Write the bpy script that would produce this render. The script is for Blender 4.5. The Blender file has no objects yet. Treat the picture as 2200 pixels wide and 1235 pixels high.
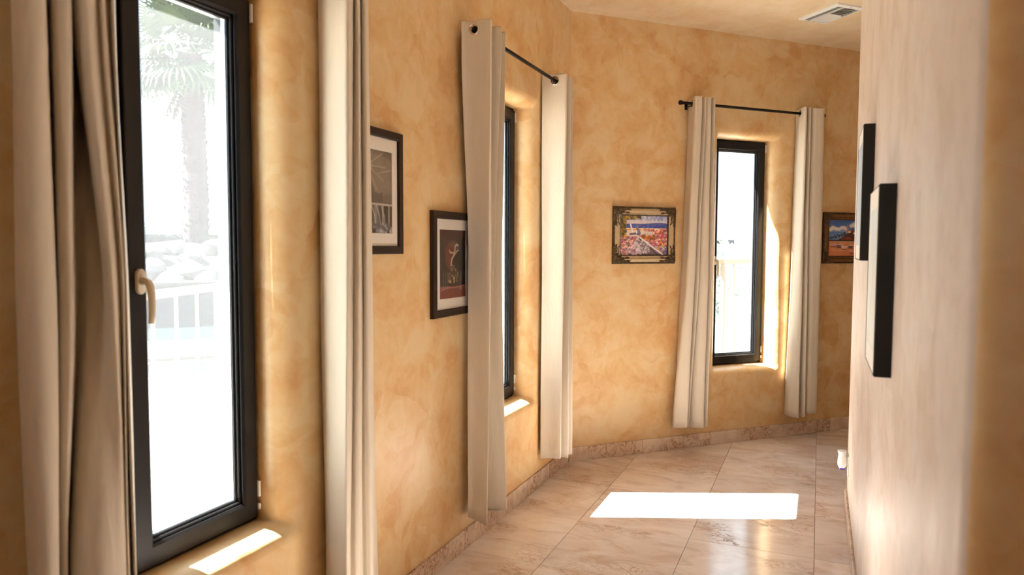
import bpy, bmesh, math, random
import numpy as np
from mathutils import Vector, Matrix
from math import sin, cos, pi, radians, sqrt, tan, atan2

random.seed(7)
S = bpy.context.scene
COL = S.collection

# ------------------------------------------------------------------ camera, sky, sun, exposure
CAM_H = 1.535
F_PX = 1518.5
cam = bpy.data.cameras.new('camera')
cam.sensor_width = 36.0
cam.lens = 36.0 * F_PX / 2200.0
cam.clip_start = 0.05
cam.clip_end = 400
cam.dof.use_dof = True
cam.dof.focus_distance = 4.4
cam.dof.aperture_fstop = 3.0
camo = bpy.data.objects.new('camera', cam)
COL.objects.link(camo)
_yaw, _pit, _rol = radians(23.505), radians(3.254), radians(0.198)
_fw = Vector((-sin(_yaw) * cos(_pit), cos(_yaw) * cos(_pit), -sin(_pit)))
_rt = Vector((cos(_yaw), sin(_yaw), 0))
_up = _rt.cross(_fw)
_r2 = _rt * cos(_rol) + _up * sin(_rol)
_u2 = -_rt * sin(_rol) + _up * cos(_rol)
camo.matrix_world = Matrix(((_r2.x, _u2.x, -_fw.x, 0), (_r2.y, _u2.y, -_fw.y, 0), (_r2.z, _u2.z, -_fw.z, CAM_H), (0, 0, 0, 1)))
S.camera = camo

world = bpy.data.worlds.new('sky')
S.world = world
world.use_nodes = True
bg = world.node_tree.nodes['Background']
bg.inputs[0].default_value = (0.62, 0.83, 1.0, 1)
bg.inputs[1].default_value = 5.2

sun = bpy.data.lights.new('sun', 'SUN')
sun.energy = 120.0
sun.color = (1.0, 0.97, 0.91)
sun.angle = radians(0.53)
suno = bpy.data.objects.new('sun', sun)
COL.objects.link(suno)
_sd = Vector((0.9226, 0.3857, -1.09)).normalized()      # where the sunlight travels
suno.rotation_euler = _sd.to_track_quat('-Z', 'Y').to_euler()
suno.location = (-6, -2, 9)

S.view_settings.view_transform = 'Standard'
S.view_settings.look = 'None'
S.view_settings.gamma = 1.0
S.view_settings.use_curve_mapping = False
S.view_settings.exposure = 0.14
S.cycles.max_bounces = 8
S.cycles.diffuse_bounces = 5
S.cycles.glossy_bounces = 2
S.cycles.transparent_max_bounces = 12
S.cycles.sample_clamp_indirect = 12.0
S.cycles.blur_glossy = 0.6
S.cycles.use_adaptive_sampling = True
S.cycles.adaptive_threshold = 0.05

# ------------------------------------------------------------------ helpers
class MB:
    def __init__(self):
        self.v = []; self.f = []; self.s = []
    def add(self, vs, fs, smooth=False):
        o = len(self.v)
        self.v += [tuple(p) for p in vs]
        for f in fs:
            self.f.append([i + o for i in f]); self.s.append(smooth)
    def box(self, a, b, bev=0.0):
        x0, y0, z0 = a; x1, y1, z1 = b
        if bev <= 0:
            vs = [(x0,y0,z0),(x1,y0,z0),(x1,y1,z0),(x0,y1,z0),(x0,y0,z1),(x1,y0,z1),(x1,y1,z1),(x0,y1,z1)]
            self.add(vs, [(3,2,1,0),(4,5,6,7),(0,1,5,4),(1,2,6,5),(2,3,7,6),(3,0,4,7)]); return
        bm = bmesh.new()
        bmesh.ops.create_cube(bm, size=1)
        for v in bm.verts:
            v.co = Vector(((x0+x1)/2 + v.co.x*(x1-x0), (y0+y1)/2 + v.co.y*(y1-y0), (z0+z1)/2 + v.co.z*(z1-z0)))
        bmesh.ops.bevel(bm, geom=bm.edges[:], offset=bev, segments=2, profile=0.5, affect='EDGES')
        self.bm(bm)
    def bm(self, bm, smooth=False, M=None):
        bm.verts.index_update()
        vs = [(M @ v.co if M else v.co) for v in bm.verts]
        self.add(vs, [[v.index for v in f.verts] for f in bm.faces], smooth)
        bm.free()
    def tube(self, pts, r, n=10, caps=True, smooth=True):
        pts = [Vector(p) for p in pts]
        rs = r if isinstance(r, (list, tuple)) else [r] * len(pts)
        vs = []; fs = []
        prev = None
        for i, p in enumerate(pts):
            t = (pts[min(i+1, len(pts)-1)] - pts[max(i-1, 0)]).normalized()
            if prev is None:
                a = t.orthogonal().normalized()
            else:
                a = (prev - t * prev.dot(t)).normalized()
            prev = a
            b = t.cross(a)
            for k in range(n):
                th = 2*pi*k/n
                vs.append(p + (a*cos(th) + b*sin(th)) * rs[i])
        for i in range(len(pts)-1):
            for k in range(n):
                k2 = (k+1) % n
                fs.append((i*n+k, i*n+k2, (i+1)*n+k2, (i+1)*n+k))
        if caps:
            fs.append(tuple(range(n-1, -1, -1)))
            fs.append(tuple((len(pts)-1)*n + k for k in range(n)))
        self.add(vs, fs, smooth)
    def lathe(self, prof, n=24, M=None, smooth=True):
        # prof: list of (r, z)
        vs = []; fs = []
        for r, z in prof:
            for k in range(n):
                th = 2*pi*k/n
                p = Vector((r*cos(th), r*sin(th), z))
                vs.append(M @ p if M else p)
        for i in range(len(prof)-1):
            for k in range(n):
                k2 = (k+1) % n
                fs.append((i*n+k, i*n+k2, (i+1)*n+k2, (i+1)*n+k))
        fs.append(tuple(range(n-1, -1, -1)))
        fs.append(tuple((len(prof)-1)*n + k for k in range(n)))
        self.add(vs, fs, smooth)
    def torus(self, M, R, r, n=28, m=10):
        vs = []; fs = []
        for i in range(n):
            for j in range(m):
                a = 2*pi*i/n; b = 2*pi*j/m
                vs.append(M @ Vector(((R + r*cos(b))*cos(a), (R + r*cos(b))*sin(a), r*sin(b))))
        for i in range(n):
            for j in range(m):
                fs.append((i*m+j, ((i+1)%n)*m+j, ((i+1)%n)*m+(j+1)%m, i*m+(j+1)%m))
        self.add(vs, fs, True)
    def mesh(self, name):
        me = bpy.data.meshes.new(name)
        me.from_pydata(self.v, [], self.f)
        me.polygons.foreach_set('use_smooth', self.s)
        me.update()
        return me
    def build(self, name, mat, parent=None, autosmooth=None, fix=False):
        me = self.mesh(name)
        if fix:
            bm = bmesh.new(); bm.from_mesh(me)
            bmesh.ops.recalc_face_normals(bm, faces=bm.faces[:])
            bm.to_mesh(me); bm.free()
        if autosmooth is not None:
            me.polygons.foreach_set('use_smooth', [True]*len(me.polygons))
            me.set_sharp_from_angle(angle=radians(autosmooth))
        return link(name, me, mat, parent)

def link(name, me, mat, parent=None):
    o = bpy.data.objects.new(name, me)
    COL.objects.link(o)
    if mat is not None and len(me.materials) == 0:
        me.materials.append(mat)
    if parent is not None:
        o.parent = parent
        o.matrix_parent_inverse = Matrix.Identity(4)
        o.matrix_basis = parent.matrix_world.inverted() if False else o.matrix_basis
    return o

def empty(name, loc=(0, 0, 0), rz=0.0):
    o = bpy.data.objects.new(name, None)
    o.empty_display_size = 0.1
    COL.objects.link(o)
    o.location = loc
    o.rotation_euler = (0, 0, rz)
    return o

def tag(o, label=None, cat=None, group=None, kind=None):
    if label: o['label'] = label
    if cat: o['category'] = cat
    if group: o['group'] = group
    if kind: o['kind'] = kind
    return o

def copy_tree(o, parent=None):
    c = o.copy(); COL.objects.link(c)
    if parent is not None: c.parent = parent
    for ch in o.children:
        copy_tree(ch, c)
    return c

# frames of the two window walls: (along, height, off into the room)
WX = -1.625
CY = 4.74
D45 = Vector((sqrt(.5), sqrt(.5), 0)); N45 = Vector((sqrt(.5), -sqrt(.5), 0))
CORNER = Vector((WX, CY, 0))
M_LEFT = Matrix(((0, 1, 0, WX), (1, 0, 0, 0), (0, 0, 1, 0), (0, 0, 0, 1)))       # (along=Y, off=+X, z): local x=along, y=off
M_FAR = Matrix(((D45.x, N45.x, 0, CORNER.x), (D45.y, N45.y, 0, CORNER.y), (0, 0, 1, 0), (0, 0, 0, 1)))
# both matrices map local (along, off, z) to the world; used as baked transforms
def tf(mb, M):
    mb.v = [tuple(M @ Vector(p)) for p in mb.v]
    if M.determinant() < 0:
        mb.f = [list(reversed(f)) for f in mb.f]
    return mb

# ------------------------------------------------------------------ materials
def new_mat(name):
    m = bpy.data.materials.new(name); m.use_nodes = True
    nt = m.node_tree
    return m, nt, nt.nodes['Principled BSDF'], nt.nodes['Material Output']

def simple(name, col, rough=0.5, metal=0.0, spec=0.5, **kw):
    m, nt, b, o = new_mat(name)
    b.inputs['Base Color'].default_value = (*col, 1)
    b.inputs['Roughness'].default_value = rough
    b.inputs['Metallic'].default_value = metal
    b.inputs['Specular IOR Level'].default_value = spec
    for k, v in kw.items():
        b.inputs[k.replace('_', ' ')].default_value = v
    return m

def N(nt, t, **kw):
    n = nt.nodes.new(t)
    for k, v in kw.items():
        if hasattr(n, k) and k not in n.inputs: setattr(n, k, v)
        else: n.inputs[k].default_value = v
    return n

def ramp(nt, stops, interp='LINEAR'):
    r = nt.nodes.new('ShaderNodeValToRGB')
    r.color_ramp.interpolation = interp
    while len(r.color_ramp.elements) < len(stops): r.color_ramp.elements.new(0.5)
    for e, (p, c) in zip(r.color_ramp.elements, stops):
        e.position = p; e.color = (*c, 1)
    return r

def plaster(name, lo, mid, hi, rough=0.38, spec=0.4, bump=0.22, dr=0.14):
    m, nt, b, o = new_mat(name)
    L = nt.links
    geo = N(nt, 'ShaderNodeNewGeometry')
    mp = N(nt, 'ShaderNodeMapping'); L.new(geo.outputs['Position'], mp.inputs[0])
    n0 = N(nt, 'ShaderNodeTexNoise', Scale=2.6, Detail=2.0, Roughness=0.6); L.new(mp.outputs[0], n0.inputs['Vector'])
    mx = N(nt, 'ShaderNodeMix', data_type='RGBA', blend_type='LINEAR_LIGHT')
    mx.inputs[0].default_value = 0.22
    L.new(mp.outputs[0], mx.inputs[6]); L.new(n0.outputs['Color'], mx.inputs[7])
    n1 = N(nt, 'ShaderNodeTexNoise', Scale=4.2, Detail=4.0, Roughness=0.6); L.new(mx.outputs[2], n1.inputs['Vector'])
    vo = N(nt, 'ShaderNodeTexVoronoi', Scale=5.0)
    L.new(mx.outputs[2], vo.inputs['Vector'])
    n2 = N(nt, 'ShaderNodeTexNoise', Scale=17.0, Detail=4.0, Roughness=0.65); L.new(mp.outputs[0], n2.inputs['Vector'])
    # overlapping trowel strokes: warped cells, each with its own tone, at two sizes
    vo2 = N(nt, 'ShaderNodeTexVoronoi', Scale=11.0); L.new(mx.outputs[2], vo2.inputs['Vector'])
    h1 = N(nt, 'ShaderNodeSeparateColor'); L.new(vo.outputs['Color'], h1.inputs[0])
    h2 = N(nt, 'ShaderNodeSeparateColor'); L.new(vo2.outputs['Color'], h2.inputs[0])
    def mad(x, k, y=None):
        q = N(nt, 'ShaderNodeMath', operation='MULTIPLY_ADD'); L.new(x, q.inputs[0]); q.inputs[1].default_value = k
        if y is None: q.inputs[2].default_value = 0.0
        else: L.new(y, q.inputs[2])
        return q.outputs[0]
    acc = mad(n1.outputs['Fac'], 0.60)
    acc = mad(h1.outputs[0], 0.12, acc)
    acc = mad(h2.outputs[1], 0.09, acc)
    a3_ = mad(n2.outputs['Fac'], 0.24, acc)
    r = ramp(nt, [(0.38, lo), (0.51, mid), (0.64, hi)]); L.new(a3_, r.inputs[0])
    L.new(r.outputs[0], b.inputs['Base Color'])
    b.inputs['Roughness'].default_value = rough
    rr = N(nt, 'ShaderNodeMapRange'); rr.inputs['To Min'].default_value = rough - 0.1; rr.inputs['To Max'].default_value = rough + dr
    L.new(n1.outputs['Fac'], rr.inputs['Value']); L.new(rr.outputs[0], b.inputs['Roughness'])
    b.inputs['Specular IOR Level'].default_value = spec
    bp = N(nt, 'ShaderNodeBump'); bp.inputs['Strength'].default_value = bump; bp.inputs['Distance'].default_value = 0.012
    nb_ = N(nt, 'ShaderNodeTexNoise', Scale=8.0, Detail=2.0, Roughness=0.6); L.new(mp.outputs[0], nb_.inputs['Vector'])
    L.new(nb_.outputs['Fac'], bp.inputs['Height']); L.new(bp.outputs[0], b.inputs['Normal'])
    return m

MAT = {}
MAT['plaster'] = plaster('troweled_plaster', (0.635, 0.358, 0.150), (0.705, 0.465, 0.225), (0.742, 0.548, 0.308))
MAT['plaster_right'] = plaster('daylit_plaster', (0.55, 0.435, 0.35), (0.62, 0.515, 0.435), (0.66, 0.565, 0.49), rough=0.46, spec=0.28, bump=0.5, dr=0.2)  # same wall plaster, made paler to paint in its daylight and sheen
MAT['ceiling'] = plaster('ceiling_plaster', (0.70, 0.52, 0.32), (0.74, 0.58, 0.38), (0.78, 0.63, 0.44), rough=0.5)

def travertine(name, base_rough=0.14, dark=1.0, m0=0.52, m1=0.61, tint=(1, 1, 1)):
    m, nt, b, o = new_mat(name)
    L = nt.links
    geo = N(nt, 'ShaderNodeNewGeometry'); oi = N(nt, 'ShaderNodeObjectInfo')
    sc = N(nt, 'ShaderNodeVectorMath', operation='SCALE'); sc.inputs['Scale'].default_value = 37.0
    cb = N(nt, 'ShaderNodeCombineXYZ'); L.new(oi.outputs['Random'], cb.inputs[0]); L.new(oi.outputs['Random'], cb.inputs[2])
    L.new(cb.outputs[0], sc.inputs[0])
    ad = N(nt, 'ShaderNodeVectorMath', operation='ADD'); L.new(geo.outputs['Position'], ad.inputs[0]); L.new(sc.outputs[0], ad.inputs[1])
    mp = N(nt, 'ShaderNodeMapping'); mp.inputs['Scale'].default_value = (1.0, 2.3, 1.6); L.new(ad.outputs[0], mp.inputs[0])
    n1 = N(nt, 'ShaderNodeTexNoise', Scale=3.0, Detail=5.0, Roughness=0.62, Distortion=1.2); L.new(mp.outputs[0], n1.inputs['Vector'])
    d = dark
    r1 = ramp(nt, [(0.28, (0.64*d, 0.49*d, 0.41*d)), (0.45, (0.78*d, 0.675*d, 0.635*d)), (0.62, (0.86*d, 0.775*d, 0.745*d))]); L.new(n1.outputs['Fac'], r1.inputs[0])
    # dark veins and fossil pits, only in patches
    n2 = N(nt, 'ShaderNodeTexNoise', Scale=7.0, Detail=4.0, Roughness=0.6, Distortion=1.6); L.new(mp.outputs[0], n2.inputs['Vector'])
    ab = N(nt, 'ShaderNodeMath', operation='SUBTRACT'); ab.inputs[1].default_value = 0.5; L.new(n2.outputs['Fac'], ab.inputs[0])
    ab2 = N(nt, 'ShaderNodeMath', operation='ABSOLUTE'); L.new(ab.outputs[0], ab2.inputs[0])
    vein = N(nt, 'ShaderNodeMapRange'); vein.inputs['From Min'].default_value = 0.0; vein.inputs['From Max'].default_value = 0.04
    vein.inputs['To Min'].default_value = 1.0; vein.inputs['To Max'].default_value = 0.0; L.new(ab2.outputs[0], vein.inputs['Value'])
    n3 = N(nt, 'ShaderNodeTexNoise', Scale=2.1, Detail=2.0); L.new(ad.outputs[0], n3.inputs['Vector'])
    msk = N(nt, 'ShaderNodeMapRange'); msk.inputs['From Min'].default_value = m0; msk.inputs['From Max'].default_value = m1; L.new(n3.outputs['Fac'], msk.inputs['Value'])
    mu = N(nt, 'ShaderNodeMath', operation='MULTIPLY'); L.new(vein.outputs[0], mu.inputs[0]); L.new(msk.outputs[0], mu.inputs[1])
    mu2 = N(nt, 'ShaderNodeMath', operation='MULTIPLY'); mu2.inputs[1].default_value = 0.9; L.new(mu.outputs[0], mu2.inputs[0])
    mx = N(nt, 'ShaderNodeMix', data_type='RGBA'); L.new(mu2.outputs[0], mx.inputs[0]); L.new(r1.outputs[0], mx.inputs[6]); mx.inputs[7].default_value = (0.27, 0.13, 0.055, 1)
    cl = N(nt, 'ShaderNodeMapRange'); cl.inputs['From Min'].default_value = m0+0.04; cl.inputs['From Max'].default_value = m1+0.1; cl.inputs['To Max'].default_value = 0.30
    L.new(n3.outputs['Fac'], cl.inputs['Value'])
    mxc = N(nt, 'ShaderNodeMix', data_type='RGBA'); L.new(cl.outputs[0], mxc.inputs[0]); L.new(mx.outputs[2], mxc.inputs[6]); mxc.inputs[7].default_value = (0.50, 0.30, 0.17, 1)
    # slight tone per slab
    tv = N(nt, 'ShaderNodeMapRange'); tv.inputs['To Min'].default_value = 0.9; tv.inputs['To Max'].default_value = 1.05; L.new(oi.outputs['Random'], tv.inputs['Value'])
    tn = N(nt, 'ShaderNodeVectorMath', operation='MULTIPLY'); tn.inputs[1].default_value = tint; L.new(mxc.outputs[2], tn.inputs[0])
    vm = N(nt, 'ShaderNodeVectorMath', operation='SCALE'); L.new(tn.outputs[0], vm.inputs[0]); L.new(tv.outputs[0], vm.inputs['Scale'])
    L.new(vm.outputs[0], b.inputs['Base Color'])
    rg = N(nt, 'ShaderNodeMapRange'); rg.inputs['To Min'].default_value = base_rough; rg.inputs['To Max'].default_value = base_rough + 0.4; L.new(mu.outputs[0], rg.inputs['Value'])
    L.new(rg.outputs[0], b.inputs['Roughness'])
    b.inputs['Specular IOR Level'].default_value = 0.28
    nw = N(nt, 'ShaderNodeTexNoise', Scale=7.0, Detail=1.0); L.new(ad.outputs[0], nw.inputs['Vector'])      # polished but not quite flat
    bw_ = N(nt, 'ShaderNodeBump'); bw_.inputs['Strength'].default_value = 0.35; bw_.inputs['Distance'].default_value = 0.004
    L.new(nw.outputs['Fac'], bw_.inputs['Height']); L.new(bw_.outputs[0], b.inputs['Normal'])
    return m
MAT['tile'] = travertine('travertine_tile')
MAT['base'] = travertine('travertine_baseboard', 0.3, 0.90, 0.42, 0.56, (1, .90, .76))
MAT['grout'] = simple('grout', (0.34, 0.25, 0.18), 0.9)

def cloth(name, col):
    m, nt, b, o = new_mat(name)
    L = nt.links
    tc = N(nt, 'ShaderNodeNewGeometry')
    mp = N(nt, 'ShaderNodeMapping'); mp.inputs['Scale'].default_value = (1, 1, 0.25); L.new(tc.outputs['Position'], mp.inputs[0])
    n = N(nt, 'ShaderNodeTexNoise', Scale=9.0, Detail=4.0, Distortion=0.7); L.new(mp.outputs[0], n.inputs['Vector'])
    r = ramp(nt, [(0.3, tuple(c*0.95 for c in col)), (0.7, tuple(min(1, c*1.03) for c in col))]); L.new(n.outputs['Fac'], r.inputs[0])
    L.new(r.outputs[0], b.inputs['Base Color'])
    b.inputs['Roughness'].default_value = 0.55
    b.inputs['Specular IOR Level'].default_value = 0.35
    b.inputs['Sheen Weight'].default_value = 0.15
    n2 = N(nt, 'ShaderNodeTexNoise', Scale=22.0, Detail=3.0, Distortion=1.0); L.new(mp.outputs[0], n2.inputs['Vector'])
    bp = N(nt, 'ShaderNodeBump'); bp.inputs['Strength'].default_value = 0.28; bp.inputs['Distance'].default_value = 0.01
    L.new(n2.outputs['Fac'], bp.inputs['Height']); L.new(bp.outputs[0], b.inputs['Normal'])
    return m
MAT['cloth'] = cloth('curtain_cloth', (0.67, 0.58, 0.462))
MAT['black'] = simple('black_upvc', (0.011, 0.010, 0.011), 0.36, 0, 0.3)
MAT['black_metal'] = simple('black_metal', (0.008, 0.007, 0.006), 0.4, 0.0, 0.2)
MAT['chrome'] = simple('chrome', (0.72, 0.68, 0.64), 0.12, 1.0)
MAT['alu'] = simple('spacer_metal', (0.55, 0.57, 0.6), 0.3, 1.0)
MAT['beige'] = simple('beige_handle', (0.66, 0.60, 0.50), 0.35)
MAT['white'] = simple('white_plastic', (0.80, 0.79, 0.76), 0.35)
MAT['mat_board'] = simple('mat_board', (0.86, 0.81, 0.74), 0.8)
MAT['dark_wood'] = simple('dark_frame', (0.022, 0.012, 0.008), 0.4, 0, 0.25)
MAT['black_frame'] = simple('black_frame', (0.012, 0.010, 0.007), 0.45, 0, 0.2)
MAT['purple'] = simple('scented_oil', (0.10, 0.03, 0.32), 0.1)

def glass(name, film):
    m, nt, b, o = new_mat(name)
    L = nt.links
    nt.nodes.remove(b)
    tr = N(nt, 'ShaderNodeBsdfTransparent'); tr.inputs[0].default_value = (0.90, 0.93, 0.93, 1)
    gl = N(nt, 'ShaderNodeBsdfGlossy'); gl.inputs['Roughness'].default_value = 0.02
    fr = N(nt, 'ShaderNodeFresnel'); ge = N(nt, 'ShaderNodeNewGeometry')
    io = N(nt, 'ShaderNodeMapRange'); io.inputs['To Min'].default_value = 1.45; io.inputs['To Max'].default_value = 1/1.45
    L.new(ge.outputs['Backfacing'], io.inputs['Value']); L.new(io.outputs[0], fr.inputs[0])     # a thin sheet: same on both sides
    m1 = N(nt, 'ShaderNodeMixShader'); L.new(fr.outputs[0], m1.inputs[0]); L.new(tr.outputs[0], m1.inputs[1]); L.new(gl.outputs[0], m1.inputs[2])
    if film > 0:    # scattering film, added to veil the view outside with glare
        tl = N(nt, 'ShaderNodeBsdfTranslucent'); tl.inputs[0].default_value = (0.93, 0.95, 1.0, 1)
        m2 = N(nt, 'ShaderNodeMixShader'); m2.inputs[0].default_value = film
        L.new(m1.outputs[0], m2.inputs[1]); L.new(tl.outputs[0], m2.inputs[2]); L.new(m2.outputs[0], o.inputs[0])
    else:
        L.new(m1.outputs[0], o.inputs[0])
    return m
MAT['pane'] = glass('veiled_window_glass', 0.0125)
MAT['glazing'] = glass('picture_glass', 0.0)
MAT['glazing'].node_tree.nodes['Transparent BSDF'].inputs[0].default_value = (.99, .99, .99, 1)

def wood(name, a, bcol, rough=0.4, metal=0.0):
    m, nt, b, o = new_mat(name)
    L = nt.links
    tc = N(nt, 'ShaderNodeNewGeometry')
    n = N(nt, 'ShaderNodeTexNoise', Scale=40.0, Detail=5.0); L.new(tc.outputs['Position'], n.inputs['Vector'])
    r = ramp(nt, [(0.3, a), (0.7, bcol)]); L.new(n.outputs['Fac'], r.inputs[0]); L.new(r.outputs[0], b.inputs['Base Color'])
    b.inputs['Roughness'].default_value = rough; b.inputs['Metallic'].default_value = metal
    return m
MAT['gold'] = wood('champagne_gold', (0.58, 0.43, 0.25), (0.68, 0.53, 0.33), 0.36, 0.2)
MAT['antique'] = wood('antique_bronze', (0.022, 0.015, 0.010), (0.17, 0.11, 0.05), 0.35, 0.4)
MAT['brown_gold'] = wood('brown_gilt', (0.13, 0.055, 0.015), (0.24, 0.11, 0.03), 0.35, 0.2)
MAT['brown_dark'] = wood('brown_dark', (0.035, 0.017, 0.007), (0.12, 0.055, 0.018), 0.4, 0.2)

m, nt, b, o = new_mat('printed_picture')
at = N(nt, 'ShaderNodeAttribute'); at.attribute_name = 'print'
nt.links.new(at.outputs['Color'], b.inputs['Base Color']); b.inputs['Roughness'].default_value = 0.45
MAT['print'] = m

# ------------------------------------------------------------------ walls with rounded window reveals
REVEAL = 0.135
THICK = 0.22
def rrect(a0, a1, z0, z1, r, seg=5):
    pts = []
    for (cx_, cz_, s) in ((a1-r, z1-r, 0), (a0+r, z1-r, 1), (a0+r, z0+r, 2), (a1-r, z0+r, 3)):
        for k in range(seg+1):
            th = pi/2*(s + k/seg)
            pts.append((cx_ + r*cos(th), cz_ + r*sin(th)))
    return pts

def window_wall(name, M, t0, t1, z1, holes, mat):
    mb = MB()
    R = 0.105
    prof = [(-THICK, 0, 0), (-REVEAL, 0, 0)]
    for k in range(9):
        th = pi/2*k/8
        prof.append((-R + R*sin(th), R*(1-cos(th)), 0.058*(1-cos(th))))
    bm_in = bmesh.new(); bm_out = bmesh.new()
    def fill(loops, off, flip):
        bm = bmesh.new()
        edges = []
        for lp in loops:
            vs = [bm.verts.new((p[0], off, p[1])) for p in lp]
            for i in range(len(vs)):
                edges.append(bm.edges.new((vs[i], vs[(i+1) % len(vs)])))
        bmesh.ops.triangle_fill(bm, use_beauty=True, edges=edges)
        bm.normal_update()
        for f in bm.faces:
            want = 1 if not flip else -1
            if f.normal.y * want < 0: f.normal_flip()
        mb.bm(bm)
    outer = [(t0, 0), (t1, 0), (t1, z1), (t0, z1)]
    lin, lout = [outer], [outer]
    for (a0, a1, c0, c1) in holes:
        rings = []
        for off, ea, ez in prof:
            rc = 0.006 + ea*0.55
            pts = rrect(a0-ea, a1+ea, c0-ez, c1+ez, rc)
            rings.append([(p[0], off, p[1]) for p in pts])
        n = len(rings[0])
        vs = [p for r_ in rings for p in r_]
        fs = []
        for i in range(len(rings)-1):
            for k in range(n):
                k2 = (k+1) % n
                fs.append((i*n+k, (i+1)*n+k, (i+1)*n+k2, i*n+k2))
        mb.add(vs, fs, True)
        lin.append([(p[0], p[2]) for p in rings[-1]])
        lout.append([(p[0], p[2]) for p in rings[0]])
    fill(lin, 0.0, False)
    fill(lout, -THICK, True)
    mb.add([(t0,-THICK,0),(t1,-THICK,0),(t1,0,0),(t0,0,0),(t0,-THICK,z1),(t1,-THICK,z1),(t1,0,z1),(t0,0,z1)],
           [(3,2,1,0),(4,5,6,7),(1,2,6,5),(3,0,4,7)])
    bm_in.free(); bm_out.free()
    tf(mb, M)
    o = mb.build(name, mat)
    tag(o, kind='structure')
    return o

CEIL = 3.17
WIN = [('left', 1.305, 1.855, 0.59, 2.362), ('left', 3.45, 4.078, 0.592, 2.392), ('far', 1.30, 1.832, 0.594, 2.392)]
wall_left = window_wall('wall_left', M_LEFT, -2.6, CY, CEIL, [w[1:] for w in WIN if w[0] == 'left'], MAT['plaster'])
wall_far = window_wall('wall_far', M_FAR, 0.0, 5.6, CEIL, [w[1:] for w in WIN if w[0] == 'far'], MAT['plaster'])

def prism(name, poly, z0, z1, mat, kind='structure', smooth=None):
    n = len(poly)
    mb = MB()
    mb.add([(p[0], p[1], z0) for p in poly] + [(p[0], p[1], z1) for p in poly],
           [tuple(range(n-1, -1, -1)), tuple(range(n, 2*n))] + [(i, (i+1) % n, n+(i+1) % n, n+i) for i in range(n)])
    o = mb.build(name, mat, fix=True, autosmooth=smooth)
    if kind: tag(o, kind=kind)
    return o

RX = 0.184
RE, RR = 1.075, 0.042         # near end of the wall and the radius of its plastered corner
poly = [(2.7, RE), (RX+RR, RE)]
for k in range(1, 9):
    th = -pi/2 - pi/2*k/8
    poly.append((RX+RR + RR*cos(th), RE+RR + RR*sin(th)))
Rb = 0.30
for k in range(0, 9):
    th = pi - (pi/4)*k/8
    poly.append((RX+Rb + Rb*cos(th), 4.62 + Rb*sin(th)))
lx, ly = poly[-1]
poly.append((lx+2.45, ly+2.45)); poly.append((lx+2.45, 0.965+1.5)); 
poly[-1] = (2.7+0.04, ly+2.45) if lx+2.45 < 2.7 else (lx+2.45, ly+1.0)
poly.append((poly[-1][0], RE))
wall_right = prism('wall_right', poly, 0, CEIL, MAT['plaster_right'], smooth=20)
wall_right.data.materials.append(MAT['plaster'])        # end face keeps the plain wall plaster, without the painted-in daylight
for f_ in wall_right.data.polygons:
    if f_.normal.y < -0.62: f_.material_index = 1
M_BACK = Matrix(((1, 0, 0, 0), (0, 1, 0, -2.6), (0, 0, 1, 0), (0, 0, 0, 1)))
window_wall('wall_back', M_BACK, -1.625, 2.92, CEIL, [(-0.48, -0.14, 0.9, 2.39)], MAT['plaster'])      # unseen window opening behind the camera, added for fill light
prism('wall_side', [(2.7, -2.6), (2.92, -2.6), (2.92, RE), (2.7, RE)], 0, CEIL, MAT['plaster'])
e0 = CORNER + D45*5.38; e1 = CORNER + D45*5.6; 
prism('wall_end', [tuple((e0)[:2]), tuple((e0 + N45*1.7)[:2]), tuple((e1 + N45*1.7)[:2]), tuple(e1[:2])], 0, CEIL, MAT['plaster'])

# floor slab, ceiling, eaves
out_far0 = CORNER - N45*THICK; bis = Vector((-cos(pi/8), sin(pi/8), 0))
oc = CORNER + bis * (THICK/cos(pi/8))
endo = CORNER + D45*5.6 - N45*THICK; endi = CORNER + D45*5.6 + N45*3.2
slab = [(WX-THICK, -2.82), (2.92, -2.82), (2.92, 0.9), (4.2, 3.5), tuple(endi[:2]), tuple(endo[:2]), tuple(oc[:2])]
slab = slab[::-1]
floor = prism('floor', slab, -0.10, -0.012, MAT['grout'])
prism('ceiling', slab, CEIL, CEIL+0.13, MAT['ceiling'])
EAVE_L, EAVE_F = 1.275, 0.60     # measured from the wall's inner face
cl = CORNER + Vector((-EAVE_L, 0, 0))
# corner where the two eave edges meet
yl = None
n_out = -N45
# point on x = WX-EAVE_L with (p-CORNER).n_out = EAVE_F
yy = CY + (EAVE_F - (-EAVE_L)*n_out.x) / n_out.y
cm = (WX-EAVE_L, yy)
fe = CORNER + D45*5.6 + n_out*EAVE_F
if yy < CY:
    cm = (WX-EAVE_L, CY)
    extra = [cm, tuple((CORNER + Vector((-EAVE_L, 0, 0)) + D45*0.0)[:2])]
prism('shading_eave_1', [(WX-EAVE_L, 2.45), (WX-THICK+0.001, 2.45), tuple(oc[:2]), tuple(endo[:2]), tuple(fe[:2]), tuple((CORNER + n_out*EAVE_F + D45*0.30)[:2]), (WX-EAVE_L, CY-0.1)][::-1], CEIL+0.13, CEIL+0.28, MAT['ceiling'])  # unseen overhang, sized and cut short to limit the sun patches

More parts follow.
